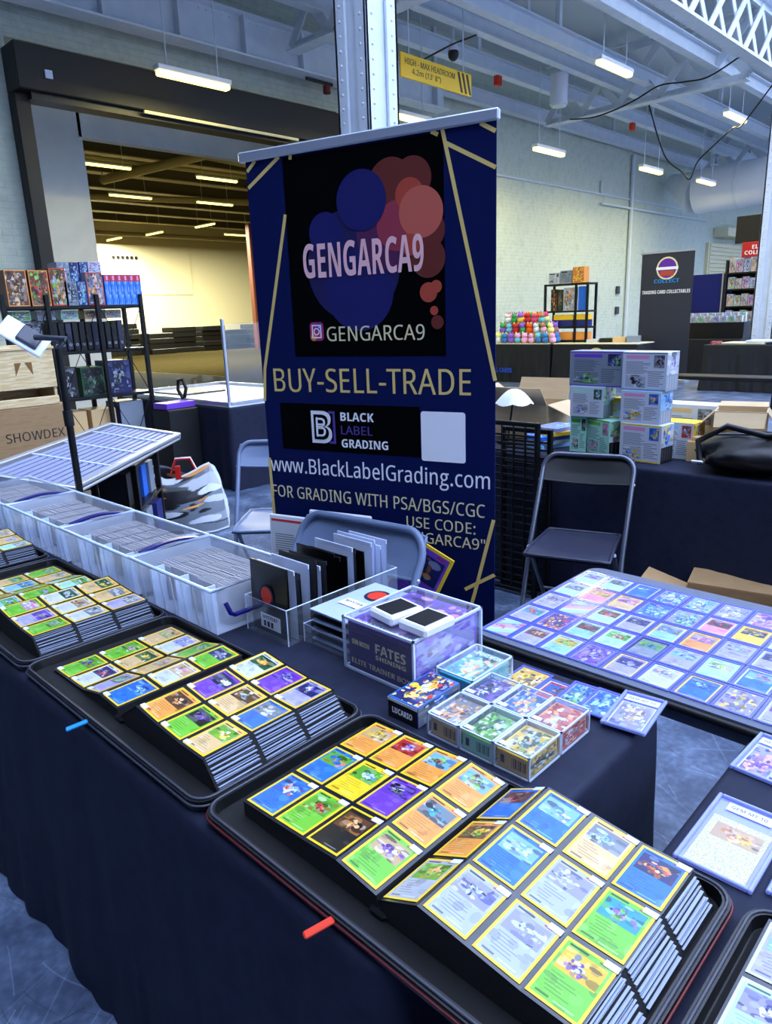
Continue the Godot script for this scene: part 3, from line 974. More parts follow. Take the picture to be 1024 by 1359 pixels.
func clear_case(label: String, at: Vector3, s: Vector3, edge := .0035, group := "") -> void:
	var o := thing("acrylic_case", label, "case", at, 0, group)
	var h := s / 2
	for q in [["front_pane", Vector3(0, h.y, h.z), Vector3(s.x, s.y, .001)], ["back_pane", Vector3(0, h.y, -h.z), Vector3(s.x, s.y, .001)], ["side_pane", Vector3(h.x, h.y, 0), Vector3(.001, s.y, s.z)], ["side_pane", Vector3(-h.x, h.y, 0), Vector3(.001, s.y, s.z)], ["lid", Vector3(0, s.y, 0), Vector3(s.x, .001, s.z)]]:
		part(o, q[0], bx(q[1], q[2] - Vector3.ONE * .0004), M.acrylic)
	part(o, "polished_edge", edges(MB.new(), Vector3(-h.x, 0.0002, -h.z), Vector3(h.x, s.y + .001, h.z), edge).mesh(), M.acrylic_edge)

func acrylic() -> void:
	var f6 := [["eeown", "orange and white", "front left"], ["kgdwg", "green", "front middle"], ["yydwk", "yellow and green", "front right"], ["kpvwk", "dark purple", "back left"], ["wbowb", "blue and orange", "back middle"], ["orwor", "red", "back right"]]
	for k in 6:
		var i := k % 3
		var j := k / 3
		var at := Vector3(.098 + i * .0725, TT + .0005, -.403 - j * .099)
		clear_case("small clear acrylic case, %s of the block of six" % f6[k][2], at, Vector3(.071, .044, .097), .0028, "block of six clear cases")
		var s: String = f6[k][0]
		var side := print_of(s, "p")
		carton("deck_box", "%s printed deck box inside the %s clear case" % [f6[k][1], f6[k][2]], "box", at + Vector3(0, .001, 0), Vector3(.062, .036, .088), {2: print_of(s, "f"), 4: print_of("wtkkk" if i != 1 else "wmkkk", "k"), 0: print_of(s[0] + s[1] + s[4] + s[2] + s[3], "f")}, side, 0, "deck boxes in the clear cases")
		var st := part(self, "price_tag", bx(Vector3.ZERO, Vector3(.018, .0006, .010)), M.sticker)
		st.position = at + Vector3(-.02, .0458, .038)
		tag(st, "white price tag on top of the %s clear case" % f6[k][2], "tag", "price tags on the six cases")
	# teal box in its case, behind
	clear_case("flat clear acrylic case with teal box, beside the purple box", Vector3(.013, TT + .0005, -.562), Vector3(.094, .046, .138), .003)
	var tb := carton("deck_box", "teal printed box inside the flat clear case", "box", Vector3(.013, TT + .0015, -.562), Vector3(.084, .036, .126), {2: print_of("ccmow", "f")}, print_of("ccccc", "p"))
	letters(tb, "title_print", "POKEMON", M.ink_white, Vector3(-.03, .0362, -.045), Vector3(1, 0, 0), Vector3(0, 0, -1), .06, .014, true, .0003)
	# dark box with a rainbow edge
	var db := carton("deck_box", "dark printed box with blue top edge, left of the six cases", "box", Vector3(.002, TT + .0005, -.418), Vector3(.076, .042, .126), {2: print_of("bvywr", "f"), 4: print_of("bkkkn", "p"), 0: print_of("sebwe", "g")}, print_of("bvvvv", "p"))
	part(db, "rainbow_band", MB.new().box(Vector3(0, .038, .0634), Vector3(.074, .006, .0006), 0, {}, print_of("lwwwl", "h")).mesh(), M.print)
	letters(db, "title_print", "LUCARIO", M.ink_white, Vector3(-.026, .012, .0633), Vector3(1, 0, 0), Vector3(0, 1, 0), .05, .012, true, .0004)
	# large purple box in a case, two square stands on top
	var c := Vector3(-.142, TT + .0005, -.548)
	clear_case("large clear acrylic case holding the purple box", c, Vector3(.205, .120, .225), .005)
	var pb := carton("trainer_box", "purple gift box inside the large clear case", "box", c + Vector3(0, .001, 0), Vector3(.188, .108, .208), {2: print_of("pppqi", "f"), 4: print_of("pqqqq", "p"), 0: print_of("plplp", "f")}, print_of("pqqqq", "p"))
	letters(pb, "title_print", "FATES", M.gold_pale, Vector3(-.012, .056, .1045), Vector3(1, 0, 0), Vector3(0, 1, 0), .085, .022, true, .0005)
	letters(pb, "subtitle_print", "SHINING", M.gold_pale, Vector3(-.012, .042, .1045), Vector3(1, 0, 0), Vector3(0, 1, 0), .085, .010, true, .0005)
	letters(pb, "emblem_print", "SUN MOON", M.gold_pale, Vector3(-.082, .058, .1045), Vector3(1, 0, 0), Vector3(0, 1, 0), .052, .012, true, .0005)
	letters(pb, "base_print", "ELITE TRAINER BOX", M.gold_pale, Vector3(-.085, .014, .1045), Vector3(1, 0, 0), Vector3(0, 1, 0), .17, .011, false, .0005)
	letters(pb, "lid_print", "ELITE TRAINER BOX", M.ink_white, Vector3(-.08, .1083, .096), Vector3(1, 0, 0), Vector3(0, 0, -1), .16, .011, true, .0005)
	var q := [[Vector3(-.145, 0, -.502), -.15, "left"], [Vector3(-.06, 0, -.500), -.05, "right"]]
	for k in 2:
		var o := thing("square_stand", "white square frame with black face, %s of two on the clear case" % q[k][2], "stand", Vector3(q[k][0].x, TT + .1225, q[k][0].z), q[k][1], "white square frames on the case")
		part(o, "frame", bx(Vector3(0, .012, 0), Vector3(.078, .022, .09), .005), M.white)
		part(o, "face", bx(Vector3(0, .0235, 0), Vector3(.056, .002, .068), .0008), M.black)
	# loose cards in sleeves behind the six cases
	var lc := [["yyytk", "f", Vector3(.088, 0, -.635), .0, "yellow"], ["wrbnk", "c", Vector3(.163, 0, -.620), .02, "orange-bordered"], ["lbsgv", "f", Vector3(.212, .002, -.640), .05, "blue and green"], ["lbsbw", "f", Vector3(.262, .004, -.640), .03, "bright blue"]]
	for k in 4:
		var e: Array = lc[k]
		toploaded("%s card in a clear sleeve behind the six clear cases" % e[4], e[2] + Vector3(0, TT + .001 + k * .0012, 0), e[3], e[0], e[1], "sleeved cards behind the clear cases")
	slab("graded card slab with white dragon-like swirl at the table corner", Vector3(.318, TT + .009, -.645), .12, "wltwe", "f")

func toploaded(label: String, at: Vector3, turn: float, spec: String, style: String, group: String) -> void:
	var o := thing("sleeved_card", label, "card", at, turn, group)
	part(o, "card", card_mesh(spec, style), M.foil)
	part(o, "sleeve", MB.new().box(Vector3(0, .0009, 0), Vector3(.0745, .0022, .1005), .0005).mesh(), M.pocket)
	var b := MB.new()
	for s in [-1, 1]:
		b.box(Vector3(s * .0345, .0009, 0), Vector3(.0052, .0026, .1005))
		b.box(Vector3(0, .0009, s * .0473), Vector3(.0638, .0026, .0058))
	part(o, "sleeve_margin", b.mesh(), M.toploader)

func slab(label: String, at: Vector3, turn: float, spec: String, style: String, w := .081, d := .134, cw := .063, ch := .088) -> void:
	var o := thing("graded_slab", label, "slab", at, turn, "graded card slabs")
	var cz := .5 * d - .008 - ch / 2
	var cd := part(o, "card", card_mesh(spec, style, cw, ch, .001), M.card)
	cd.position = Vector3(0, .002, cz)
	var lb := part(o, "grade_label", bx(Vector3(0, .003, -.5 * d + .021), Vector3(.063, .001, .02)), M.sticker)
	letters(lb, "label_print", "GEM MT 10", M.blue_clip, Vector3(-.026, .0036, -.5 * d + .024), Vector3(1, 0, 0), Vector3(0, 0, -1), .05, .007, false, .0003)
	part(o, "case", MB.new().box(Vector3(0, .0034, 0), Vector3(w - .002, .0062, d - .002), .0018).mesh(), M.pocket)
	part(o, "backing", bx(Vector3(0, .001, 0), Vector3(w - .012, .0012, d - .012)), M.slab_case)
	var rim := MB.new()
	for s in [-1, 1]:
		rim.box(Vector3(s * (w / 2 - .003), .0034, 0), Vector3(.006, .007, d), .0015)
		rim.box(Vector3(0, .0034, s * (d / 2 - .003)), Vector3(w - .012, .007, .006), .0015)
	part(o, "case_rim", rim.mesh(), M.slab_case)

func slabs() -> void:
	slab("graded slab with gold speckled card, nearest on the right table", Vector3(.566, TT + .001, -.433), 0.0, "wwyto", "z", .103, .176, .080, .118)
	slab("graded slab with purple card behind the gold speckled one", Vector3(.545, TT + .001, -.665), -.05, "wlipv", "f")
	slab("graded slab cut by the right edge, beside the gold speckled one", Vector3(.674, TT + .001, -.43), .0, "wlslp", "f", .09, .14)

func pouch(mat: Material, label: String, at: Vector3, tilt: float, w: float, h: float, group: String, badge := false) -> void:
	var o := thing("mystery_pack", label, "pack", at, 0, group)
	o.rotation.x = tilt
	var f := func(u: float, v: float) -> Vector3:
		var bul := sin(PI * clampf(u, .03, .97)) * sin(PI * clampf((v - .06) / .88, 0.0, 1.0))
		return Vector3((u - .5) * w, v * h, .0014 + .0085 * bul)
	var g := func(u: float, v: float) -> Vector3:
		var p: Vector3 = f.call(u, v)
		return Vector3(p.x, p.y, -p.z)
	var b := MB.new().grid(8, 10, f, Vector3(0, 0, 1)).grid(8, 10, g, Vector3(0, 0, -1))
	part(o, "pouch", b.mesh(), mat)
	part(o, "seal", bx(Vector3(0, h - .006, 0), Vector3(w, .012, .004), .001), mat)
	if badge:
		part(o, "badge", MB.new().disc(Vector3(0, h * .56, .0103), .028, 28).mesh(), M.navy)
		part(o, "badge_picture", MB.new().disc(Vector3(0, h * .57, .0107), .021, 28).mesh(), M.orange_red)
		var lb := part(o, "label", bx(Vector3(.01, h * .2, .0095), Vector3(.075, .036, .0006)), M.ink_white)
		for k in 3: part(lb, "barcode", MB.new().box(Vector3(-.012 + k * .014, h * .2 - .007, .0100), Vector3(.009, .014, .0002)).mesh(), M.black)
		letters(lb, "label_print", "MYSTERY", M.black, Vector3(-.02, h * .2 + .005, .0099), Vector3(1, 0, 0), Vector3(0, 1, 0), .058, .009, true, .0003)

func bin(label: String, a: Vector3, b: Vector3) -> void:
	var o := thing("clear_bin", label, "bin", Vector3((a.x + b.x) / 2, a.y, (a.z + b.z) / 2))
	var s := (b - a).abs()
	part(o, "front_wall", bx(Vector3(0, s.y / 2, s.z / 2), Vector3(s.x, s.y, .002)), M.acrylic)
	part(o, "back_wall", bx(Vector3(0, s.y / 2, -s.z / 2), Vector3(s.x, s.y, .002)), M.acrylic)
	for q in [-1, 1]: part(o, "side_wall", bx(Vector3(q * s.x / 2, s.y / 2, 0), Vector3(.002, s.y, s.z)), M.acrylic)
	part(o, "bottom", bx(Vector3(0, .001, 0), Vector3(s.x - .004, .002, s.z - .004)), M.acrylic)
	var e := MB.new()
	e.tube([Vector3(-s.x / 2, s.y, s.z / 2), Vector3(s.x / 2, s.y, s.z / 2), Vector3(s.x / 2, s.y, -s.z / 2), Vector3(-s.x / 2, s.y, -s.z / 2)], .0016, 6, true)
	for q in [-1, 1]: e.tube([Vector3(q * s.x / 2, 0, s.z / 2), Vector3(q * s.x / 2, s.y, s.z / 2)], .0016, 6)
	part(o, "polished_edge", e.mesh(), M.acrylic_edge)

func packs() -> void:
	if not M.has("pack_black"):
		std("pack_black", Color(.02, .02, .022), .3)
		std("pack_silver", Color(.78, .82, .90), .3, .1)
		std("pack_pearl", Color(.70, .76, .88), .3)
	bin("clear acrylic bin holding the upright foil packs", Vector3(-.575, TT + .0005, -.418), Vector3(-.415, TT + .09, -.79))
	var tone := "bwbwbwbbkbwbbwwww"
	for k in 17:
		var ch := tone[k]
		var word := "silver" if ch == "w" else "black"
		pouch(M.pack_silver if ch == "w" else M.pack_black, ("black foil pack with round red badge, front of the upright row" if k == 0 else "%s foil pack, %s in the upright row from the front" % [word, nth(k)]), Vector3(-.496 + sin(k * 2.1) * .004, TT + .004, -.432 - k * .0205), -.03 + sin(k * 1.3) * .02, .142, .168 + .012 * sin(k * 1.9 + 1.0), "upright foil packs", k == 0)
	# flat pile of packs to the right
	bin("low clear acrylic tray holding the flat pile of packs", Vector3(-.410, TT + .0005, -.462), Vector3(-.252, TT + .045, -.70))
	for k in 7:
		var o := thing("mystery_pack", ("pearl white pack with round badge on top of the flat pile" if k == 6 else "%s pack, %s from the bottom of the flat pile" % [["pearl", "black"][k % 2], nth(k)]), "pack", Vector3(-.331 + sin(k * 2.0) * .003, TT + .004 + k * .0118, -.58), sin(k * 1.7) * .03, "flat pile of packs")
		var f := func(u: float, v: float) -> Vector3: return Vector3((u - .5) * .128, .0015 + .0045 * sin(PI * clampf(u, .04, .96)) * sin(PI * clampf(v, .03, .97)), (.5 - v) * .215)
		var g := func(u: float, v: float) -> Vector3:
			var p: Vector3 = f.call(u, v)
			return Vector3(p.x, -p.y, p.z)
		var body := part(o, "pouch", MB.new().grid(8, 8, f, Vector3.UP).grid(8, 8, g, Vector3.DOWN).mesh(), M.pack_pearl if k % 2 == 0 else M.pack_black)
		body.position.y = .006
		if k == 6:
			part(o, "badge", MB.new().disc(Vector3(.012, .0128, -.04), .032, 28, 0, Vector3.UP).mesh(), M.navy)
			part(o, "badge_picture", MB.new().disc(Vector3(.012, .0132, -.04), .024, 28, 0, Vector3.UP).mesh(), M.orange_red)
			var lb := part(o, "label", bx(Vector3(.008, .0130, .03), Vector3(.08, .0006, .034)), M.ink_white)
			letters(lb, "label_print", "MYSTERY", M.black, Vector3(-.026, .0135, .03), Vector3(1, 0, 0), Vector3(0, 0, -1), .066, .009, true, .0003)

func tubs() -> void:
	var spans := [[-.580, -.980], [-.985, -1.44], [-1.445, -1.915], [-1.92, -2.38]]
	for k in 4:
		var xa: float = spans[k][0]
		var xb: float = spans[k][1]
		var w := xa - xb - .006
		var d := .255
		var h := .122
		var o := thing("plastic_tub", "clear blue-tinted plastic tub of cards, %s from the right" % nth(k), "tub", Vector3((xa + xb) / 2, TT + .0005, -.33 - d / 2), 0, "row of plastic tubs")
		var tap := .014
		var body := MB.new()
		for q in [[Vector3(-1, 0, 1), Vector3(1, 0, 1)], [Vector3(1, 0, 1), Vector3(1, 0, -1)], [Vector3(1, 0, -1), Vector3(-1, 0, -1)], [Vector3(-1, 0, -1), Vector3(-1, 0, 1)]]:
			var lo := Vector3(w / 2 - tap, .002, d / 2 - tap)
			var hi := Vector3(w / 2 - .004, h, d / 2 - .004)
			var a: Vector3 = q[0] * lo + Vector3(0, lo.y, 0)
			var b: Vector3 = q[1] * lo + Vector3(0, lo.y, 0)
			var c: Vector3 = q[1] * hi + Vector3(0, hi.y, 0)
			var e: Vector3 = q[0] * hi + Vector3(0, hi.y, 0)
			body.quad(a, b, c, e, (a + b) * Vector3(1, 0, 1))
		part(o, "body", body.mesh(), M.tub)
		part(o, "bottom", bx(Vector3(0, .002, 0), Vector3(w - .03, .003, d - .03)), M.tub)
		var rim := MB.new()
		rim.tube([Vector3(-w / 2, h, d / 2), Vector3(w / 2, h, d / 2), Vector3(w / 2, h, -d / 2), Vector3(-w / 2, h, -d / 2)], .005, 6, true)
		part(o, "rim", rim.mesh(), M.tub_rim)
		for i in 7:      # moulded ribs on the front
			part(o, "rib", MB.new().bar(Vector3(-w / 2 + (i + .7) * w / 7.4, .006, d / 2 - tap + .002), Vector3(-w / 2 + (i + .7) * w / 7.4, h - .004, d / 2 - .003), .006, .004).mesh(), M.tub)
		for i in 3:
			part(o, "divider", bx(Vector3(-w / 2 + w * (i + .6) / 3.2, h * .44, d / 2 - .038), Vector3(.0025, h * .84, .04)), M.tub_rim)
		# blue handle at the right end
		var hd := MB.new()
		if k == 0: hd.tube([Vector3(w / 2 + .006, .085, .095), Vector3(w / 2 + .016, .06, .09), Vector3(w / 2 + .012, .05, .075), Vector3(w / 2 + .012, .05, .02), Vector3(w / 2 + .018, .062, .0)], .006, 7)
		else: 
			for q in 8:
				var t0 := q / 8.0
				var t1 := (q + 1) / 8.0
				hd.bar(Vector3(w / 2 - .014, h - .002 + .012 * sin(PI * t0), .085 - t0 * .185), Vector3(w / 2 - .014, h - .002 + .012 * sin(PI * t1), .085 - t1 * .185), .024, .006)
		part(o, "handle", hd.mesh(), M.blue_clip)
		# rows of cards standing in the tub: too many to count
		var rows := MB.new()
		rng.seed = 40 + k
		var cols := 5
		for cidx in cols:
			var x := -w / 2 + .03 + (cidx + .5) * (w - .06) / cols
			var z := -d / 2 + .022
			while z < d / 2 - .062:
				rows.box(Vector3(x + rng.randf_range(-.0015, .0015), .053 + rng.randf_range(0, .003), z), Vector3(.064, .092, .0014))
				z += rng.randf_range(.0036, .0052)
		var st := one("card_rows", rows.mesh(), M.leaf_card, "rows of standing white cards filling the %s plastic tub from the right" % nth(k), "cards", "", o.position)
		st.set_meta("kind", "stuff")

# ---------------------------------------------------------------- bare grey table with rows of sleeved cards
func slate_table() -> void:
	var o := thing("trestle_table", "grey plastic folding table with rounded corners, covered in sleeved cards", "table", Vector3(.78, 0, -1.045))
	part(o, "tabletop", MB.new().poly(rounded(-.915, .915, -.292, .292, .04, .692), Vector3.UP, Vector3(0, .043, 0)).mesh(), M.grey_plastic)
	part(o, "edge_rim", MB.new().tube(rounded(-.916, .916, -.293, .293, .041, .722), .009, 8, true).mesh(), M.black)
	for sx in [-1, 1]:
		for sz in [-1, 1]: part(o, "leg", MB.new().tube([Vector3(sx * .70, 0, sz * .24), Vector3(sx * .70, .69, sz * .24)], .014, 8).mesh(), M.tube_dark)
		part(o, "cross_bar", MB.new().tube([Vector3(sx * .70, .3, -.24), Vector3(sx * .70, .3, .24)], .010, 8).mesh(), M.tube_dark)
	var rows := ["llbri:h wlnot:c wsygd:c lplpv:f ylvlp:c wwwlt:c ybbsv:c lleyp:f wlpwk:c lllpe:f", "wlcri:c lpvyr:f wsnkr:c wmgrw:c kegbv:c llslv:c mmwgy:c wbsrb:c wllvp:c wmlsv:c", "wllne:c lllri:h wmnrw:c wlvke:c ysebl:c yolir:c lllsw:c wlvkp:c lwlpv:f wsvle:c", "wmelv:c yitoy:c ytiln:c lbslb:f llbmg:f winkr:c yykye:c wmlsw:c lwsle:c wlpvl:c", "wmlpe:c wmekl:c wbbsv:c lblws:f lslbw:f llwel:f lipwl:f wlpsw:c lllbv:f wmwle:c"]
	for j in 5:
		var line: PackedStringArray = rows[j].split(" ")
		for i in 10:
			var q := line[i].split(":")
			toploaded("%s card with %s picture in sleeve, %s row, %s from left, grey table" % [TONE[q[0][1]], TONE[q[0][3]], ["front", "second", "middle", "fourth", "back"][j], nth(i)], Vector3(-.128 + (i + .5) * .0762, TT + .0008, -.772 - (j + .5) * .1035), rng.randf_range(-.02, .02), q[0], q[1], "sleeved cards on the grey table")

# ---------------------------------------------------------------- the roll-up banner
func banner() -> void:
	var e := Vector3(.96454, 0, -.26394)
	var nn := e.cross(Vector3.UP)          # towards the camera
	var o := thing("rollup_banner", "tall navy roll-up banner with gold lines and card shop lettering", "banner", Vector3(-1.2313, 0, -.98816), 0)
	o.basis = Basis(e, Vector3.UP, nn)
	std("banner_blue", Color(.018, .075, .28), .6, 0, .25)
	std("art_black", Color(.012, .011, .016), .6, 0, .15)
	part(o, "panel", bx(Vector3(.441, 1.015, 0), Vector3(.838, 1.91, .004)), M.banner_blue)
	part(o, "top_rail", bx(Vector3(.433, 1.968, 0), Vector3(.87, .03, .02), .004), M.silver)
	part(o, "base", bx(Vector3(.441, .045, 0), Vector3(.87, .085, .09), .02), M.silver)
	for s in [.16, .72]: part(o, "foot", bx(Vector3(s, .008, 0), Vector3(.04, .015, .2), .004), M.silver)
	var z := .0024
	# dark picture panel with plain overlapping rounds
	part(o, "picture_panel", bx(Vector3(.436, 1.648, z), Vector3(.542, .60, .0008)), M.art_black)
	std("violet_round", Color(.085, .05, .30), .5)
	std("indigo_round", Color(.05, .045, .36), .5)
	std("plum_round", Color(.33, .10, .30), .5)
	std("rose_round", Color(.62, .20, .27), .5)
	std("coral_round", Color(.72, .27, .18), .5)
	std("rust_round", Color(.42, .14, .09), .5)
	std("peach_round", Color(.80, .38, .30), .5)
	var zz := z + .0008
	var rounds := [[.40, 1.62, .165, "violet_round"], [.42, 1.545, .12, "indigo_round"], [.52, 1.70, .10, "plum_round"], [.54, 1.83, .075, "rust_round"], [.61, 1.84, .06, "rust_round"], [.655, 1.70, .055, "rust_round"], [.56, 1.72, .07, "rose_round"], [.60, 1.80, .045, "coral_round"], [.635, 1.75, .07, "peach_round"], [.655, 1.625, .055, "rust_round"], [.655, 1.53, .028, "coral_round"], [.672, 1.478, .013, "coral_round"], [.682, 1.445, .02, "rust_round"], [.44, 1.80, .085, "indigo_round"], [.31, 1.72, .06, "indigo_round"], [.68, 1.545, .018, "coral_round"], [.60, 1.665, .03, "coral_round"]]
	for k in rounds.size():
		var q: Array = rounds[k]
		part(o, "printed_round", MB.new().disc(Vector3(q[0], q[1], zz + k * .00012), q[2], 36).mesh(), M[q[3]])
	std("pink_ink", Color(.98, .76, .75), .5)
	var R := Vector3(1, 0, 0)
	var U := Vector3(0, 1, 0)
	# tall condensed name
	var zt := zz + .0024
	letters(o, "name_print", "GENGARCA9", M.pink_ink, Vector3(.222, 1.590, zt), R, U, .42, .103, true, .0006)
	# camera-shaped badge
	std("badge_pink", Color(.70, .12, .42), .5)
	std("badge_violet", Color(.38, .12, .62), .5)
	std("badge_amber", Color(.92, .55, .16), .5)
	part(o, "badge", MB.new().poly(round_rect(.230, 1.398, .282, 1.456, .012, zz), Vector3(0, 0, 1), Vector3(0, 0, .0006)).mesh(), M.badge_pink)
	part(o, "badge_glow", MB.new().disc(Vector3(.244, 1.410, zz + .0008), .012, 20).mesh(), M.badge_amber)
	part(o, "badge_glow", MB.new().disc(Vector3(.266, 1.443, zz + .0008), .012, 20).mesh(), M.badge_violet)
	var fr := MB.new()
	for k in 4:
		var a: Array = [[.238, 1.406, .274, 1.410], [.238, 1.444, .274, 1.448], [.238, 1.406, .242, 1.448], [.270, 1.406, .274, 1.448]][k]
		fr.box(Vector3((a[0] + a[2]) / 2, (a[1] + a[3]) / 2, zz + .0012), Vector3(a[2] - a[0], a[3] - a[1], .0006))
	fr.disc(Vector3(.256, 1.427, zz + .0016), .0115, 24, .0035)
	fr.disc(Vector3(.2665, 1.4405, zz + .0016), .0025, 10)
	part(o, "badge_outline", fr.mesh(), M.ink_white)
	letters(o, "handle_print", "GENGARCA9", M.gold_pale, Vector3(.294, 1.395, zz), R, U, .345, .046, false, .0006)
	letters(o, "slogan_print", "BUY-SELL-TRADE", M.gold, Vector3(.069, 1.232, z), R, U, .716, .078, false, .0008)
	# black grading panel
	part(o, "grading_panel", bx(Vector3(.352, 1.116, z), Vector3(.530, .158, .0008)), M.print_black)
	var bo := Vector3(.212, 1.064, z + .0006)
	letters(o, "monogram", "B", M.ink_white, bo, R, U, .080, .108, true, .0006)
	letters(o, "monogram_line", "B", M.print_black, bo + Vector3(.010, .012, .0008), R, U, .058, .084, false, .0004)
	letters(o, "monogram_core", "B", M.ink_white, bo + Vector3(.019, .023, .0014), R, U, .038, .062, false, .0004)
	var fm := MB.new()
	for seg in [[.086, 0, .008, .108], [.070, .1, .024, .008], [.070, 0, .024, .008]]:
		fm.box(bo + Vector3(seg[0] + seg[2] / 2.0, seg[1] + seg[3] / 2.0, 0), Vector3(seg[2], seg[3], .0008))
	part(o, "monogram_frame", fm.mesh(), M.ink_violet)
	letters(o, "grading_print", "BLACK", M.ink_white, Vector3(.328, 1.142, z + .0006), R, U, .125, .028, true, .0006)
	letters(o, "grading_print", "LABEL", M.ink_violet, Vector3(.328, 1.098, z + .0006), R, U, .118, .028, false, .0006)
	letters(o, "grading_print", "GRADING", M.ink_white, Vector3(.328, 1.054, z + .0006), R, U, .174, .028, true, .0006)
	part(o, "white_square", MB.new().poly(round_rect(.620, 1.028, .767, 1.182, .008, z), Vector3(0, 0, 1), Vector3(0, 0, .001)).mesh(), M.ink_white)
	letters(o, "web_print", "www.BlackLabelGrading.com", M.ink_white, Vector3(.027, .937, z), R, U, .818, .072, false, .0008)
	letters(o, "offer_print", "FOR GRADING WITH PSA/BGS/CGC", M.gold_pale, Vector3(.026, .862, z), R, U, .803, .042, false, .0008)
	letters(o, "offer_print", "USE CODE:", M.gold_pale, Vector3(.560, .805, z), R, U, .238, .037, false, .0008)
	letters(o, "offer_print", "\"GENGARCA9\"", M.gold_pale, Vector3(.505, .757, z), R, U, .325, .036, false, .0008)
	# gold lines
	var gl := [[.026, 1.877, .153, 1.953], [.026, 1.925, .061, 1.953], [.163, 1.786, .034, 1.307], [.034, 1.307, .023, 1.20], [.705, 1.953, .860, 1.277], [.715, 1.918, .859, 1.84], [.815, 1.953, .858, 1.928], [.857, .859, .795, .610], [.762, .619, .860, .682], [.795, .611, .774, .535], [.774, .535, .70, .30], [.195, 1.94, .197, 1.953], [.671, 1.953, .692, 1.942], [.023, 1.0, .026, .62], [.03, .62, .25, .25], [.86, .45, .5, .2]]
	for q in gl:
		part(o, "gold_line", MB.new().bar(Vector3(q[0], q[1], z), Vector3(q[2], q[3], z), .0012, .011, Vector3(0, 0, 1).cross(Vector3(q[2] - q[0], q[3] - q[1], 0)).normalized()).mesh(), M.gold)

func round_rect(x0: float, y0: float, x1: float, y1: float, r: float, z: float) -> Array:
	var p := []
	for q in [[x1 - r, y0 + r, -.5], [x1 - r, y1 - r, 0.0], [x0 + r, y1 - r, .5], [x0 + r, y0 + r, 1.0]]:
		for s in 6:
			var a: float = (q[2] + s / 10.0) * PI
			p.append(Vector3(q[0] + cos(a) * r, q[1] + sin(a) * r, z))
	return p

# ---------------------------------------------------------------- folding chairs
func chair(label: String, at: Vector3, turn: float, panel: Material, tube: Material, w := .44, back: Material = null) -> Node3D:
	# seat faces +z; back at -z
	var o := thing("folding_chair", label, "chair", at, turn, "folding chairs")
	var h := w / 2
	var path := []
	path.append(Vector3(-h, .01, .20))
	path.append(Vector3(-h, .42, .02))
	path.append(Vector3(-h, .72, -.17))
	for s in 7:
		var a := PI - PI / 2 * s / 6.0
		path.append(Vector3(-h + .07 + cos(a) * .07, .75 + sin(a) * .07, -.19 - sin(a) * .035))
	for s in 7:
		var a := PI / 2 - PI / 2 * s / 6.0
		path.append(Vector3(h - .07 + cos(a) * .07, .75 + sin(a) * .07, -.19 - sin(a) * .035))
	path.append(Vector3(h, .72, -.17))
	path.append(Vector3(h, .42, .02))
	path.append(Vector3(h, .01, .20))
	part(o, "frame", MB.new().tube(path, .0115, 9).mesh(), tube)
	for s in [-1, 1]:
		part(o, "rear_leg", MB.new().tube([Vector3(s * (h - .022), .44, .12), Vector3(s * (h - .022), .01, -.24)], .0105, 8).mesh(), tube)
		part(o, "foot", MB.new().tube([Vector3(s * h, 0, .205), Vector3(s * h, .03, .19)], .015, 8).mesh(), M.black)
		part(o, "foot", MB.new().tube([Vector3(s * (h - .022), 0, -.247), Vector3(s * (h - .022), .03, -.222)], .015, 8).mesh(), M.black)
	part(o, "stretcher", MB.new().tube([Vector3(-h, .14, .145), Vector3(h, .14, .145)], .008, 7).mesh(), tube)
	part(o, "stretcher", MB.new().tube([Vector3(-h + .022, .14, -.13), Vector3(h - .022, .14, -.13)], .008, 7).mesh(), tube)
	var seat := func(u: float, v: float) -> Vector3:
		var x := (u - .5) * (w - .05) * (1.0 - .10 * (1.0 - v))
		var dip := -.012 * sin(PI * u) * sin(PI * v)
		return Vector3(x, .445 + dip + (.012 if v > .8 else 0.0) * -1.0 * (v - .8) * 5.0, -.17 + v * .38)
	var s2 := func(u: float, v: float) -> Vector3: return seat.call(u, v) + Vector3(0, -.014, 0)
	part(o, "seat", MB.new().grid(12, 10, seat, Vector3.UP).grid(12, 10, s2, Vector3.DOWN).tube(seat_rim(seat), .008, 6, true).mesh(), panel)
	var bk := func(u: float, v: float) -> Vector3:
		var x := (u - .5) * (w - .012)
		var y := .70 + v * .105 + .02 * sin(PI * u) * (1.0 if v > .5 else -1.0) * .6
		return Vector3(x, y, -.158 - v * .067 - .018 * sin(PI * u))
	var b2 := func(u: float, v: float) -> Vector3: return bk.call(u, v) + Vector3(0, 0, -.010)
	part(o, "backrest", MB.new().grid(14, 6, bk, Vector3(0, 0, 1)).grid(14, 6, b2, Vector3(0, 0, -1)).tube(seat_rim(bk), .006, 6, true).mesh(), back if back else panel)
	for s in [-1, 1]: part(o, "bolt", MB.new().blob(Vector3(s * (h + .008), .70, -.158), Vector3(.006, .008, .008), 8, 5).mesh(), M.silver)
	return o

func seat_rim(f: Callable) -> Array:
	var p := []
	for k in 10: p.append(f.call(k / 10.0, 0.0))
	for k in 8: p.append(f.call(1.0, k / 8.0))
	for k in 10: p.append(f.call(1.0 - k / 10.0, 1.0))
	for k in 8: p.append(f.call(0.0, 1.0 - k / 8.0))
	return p

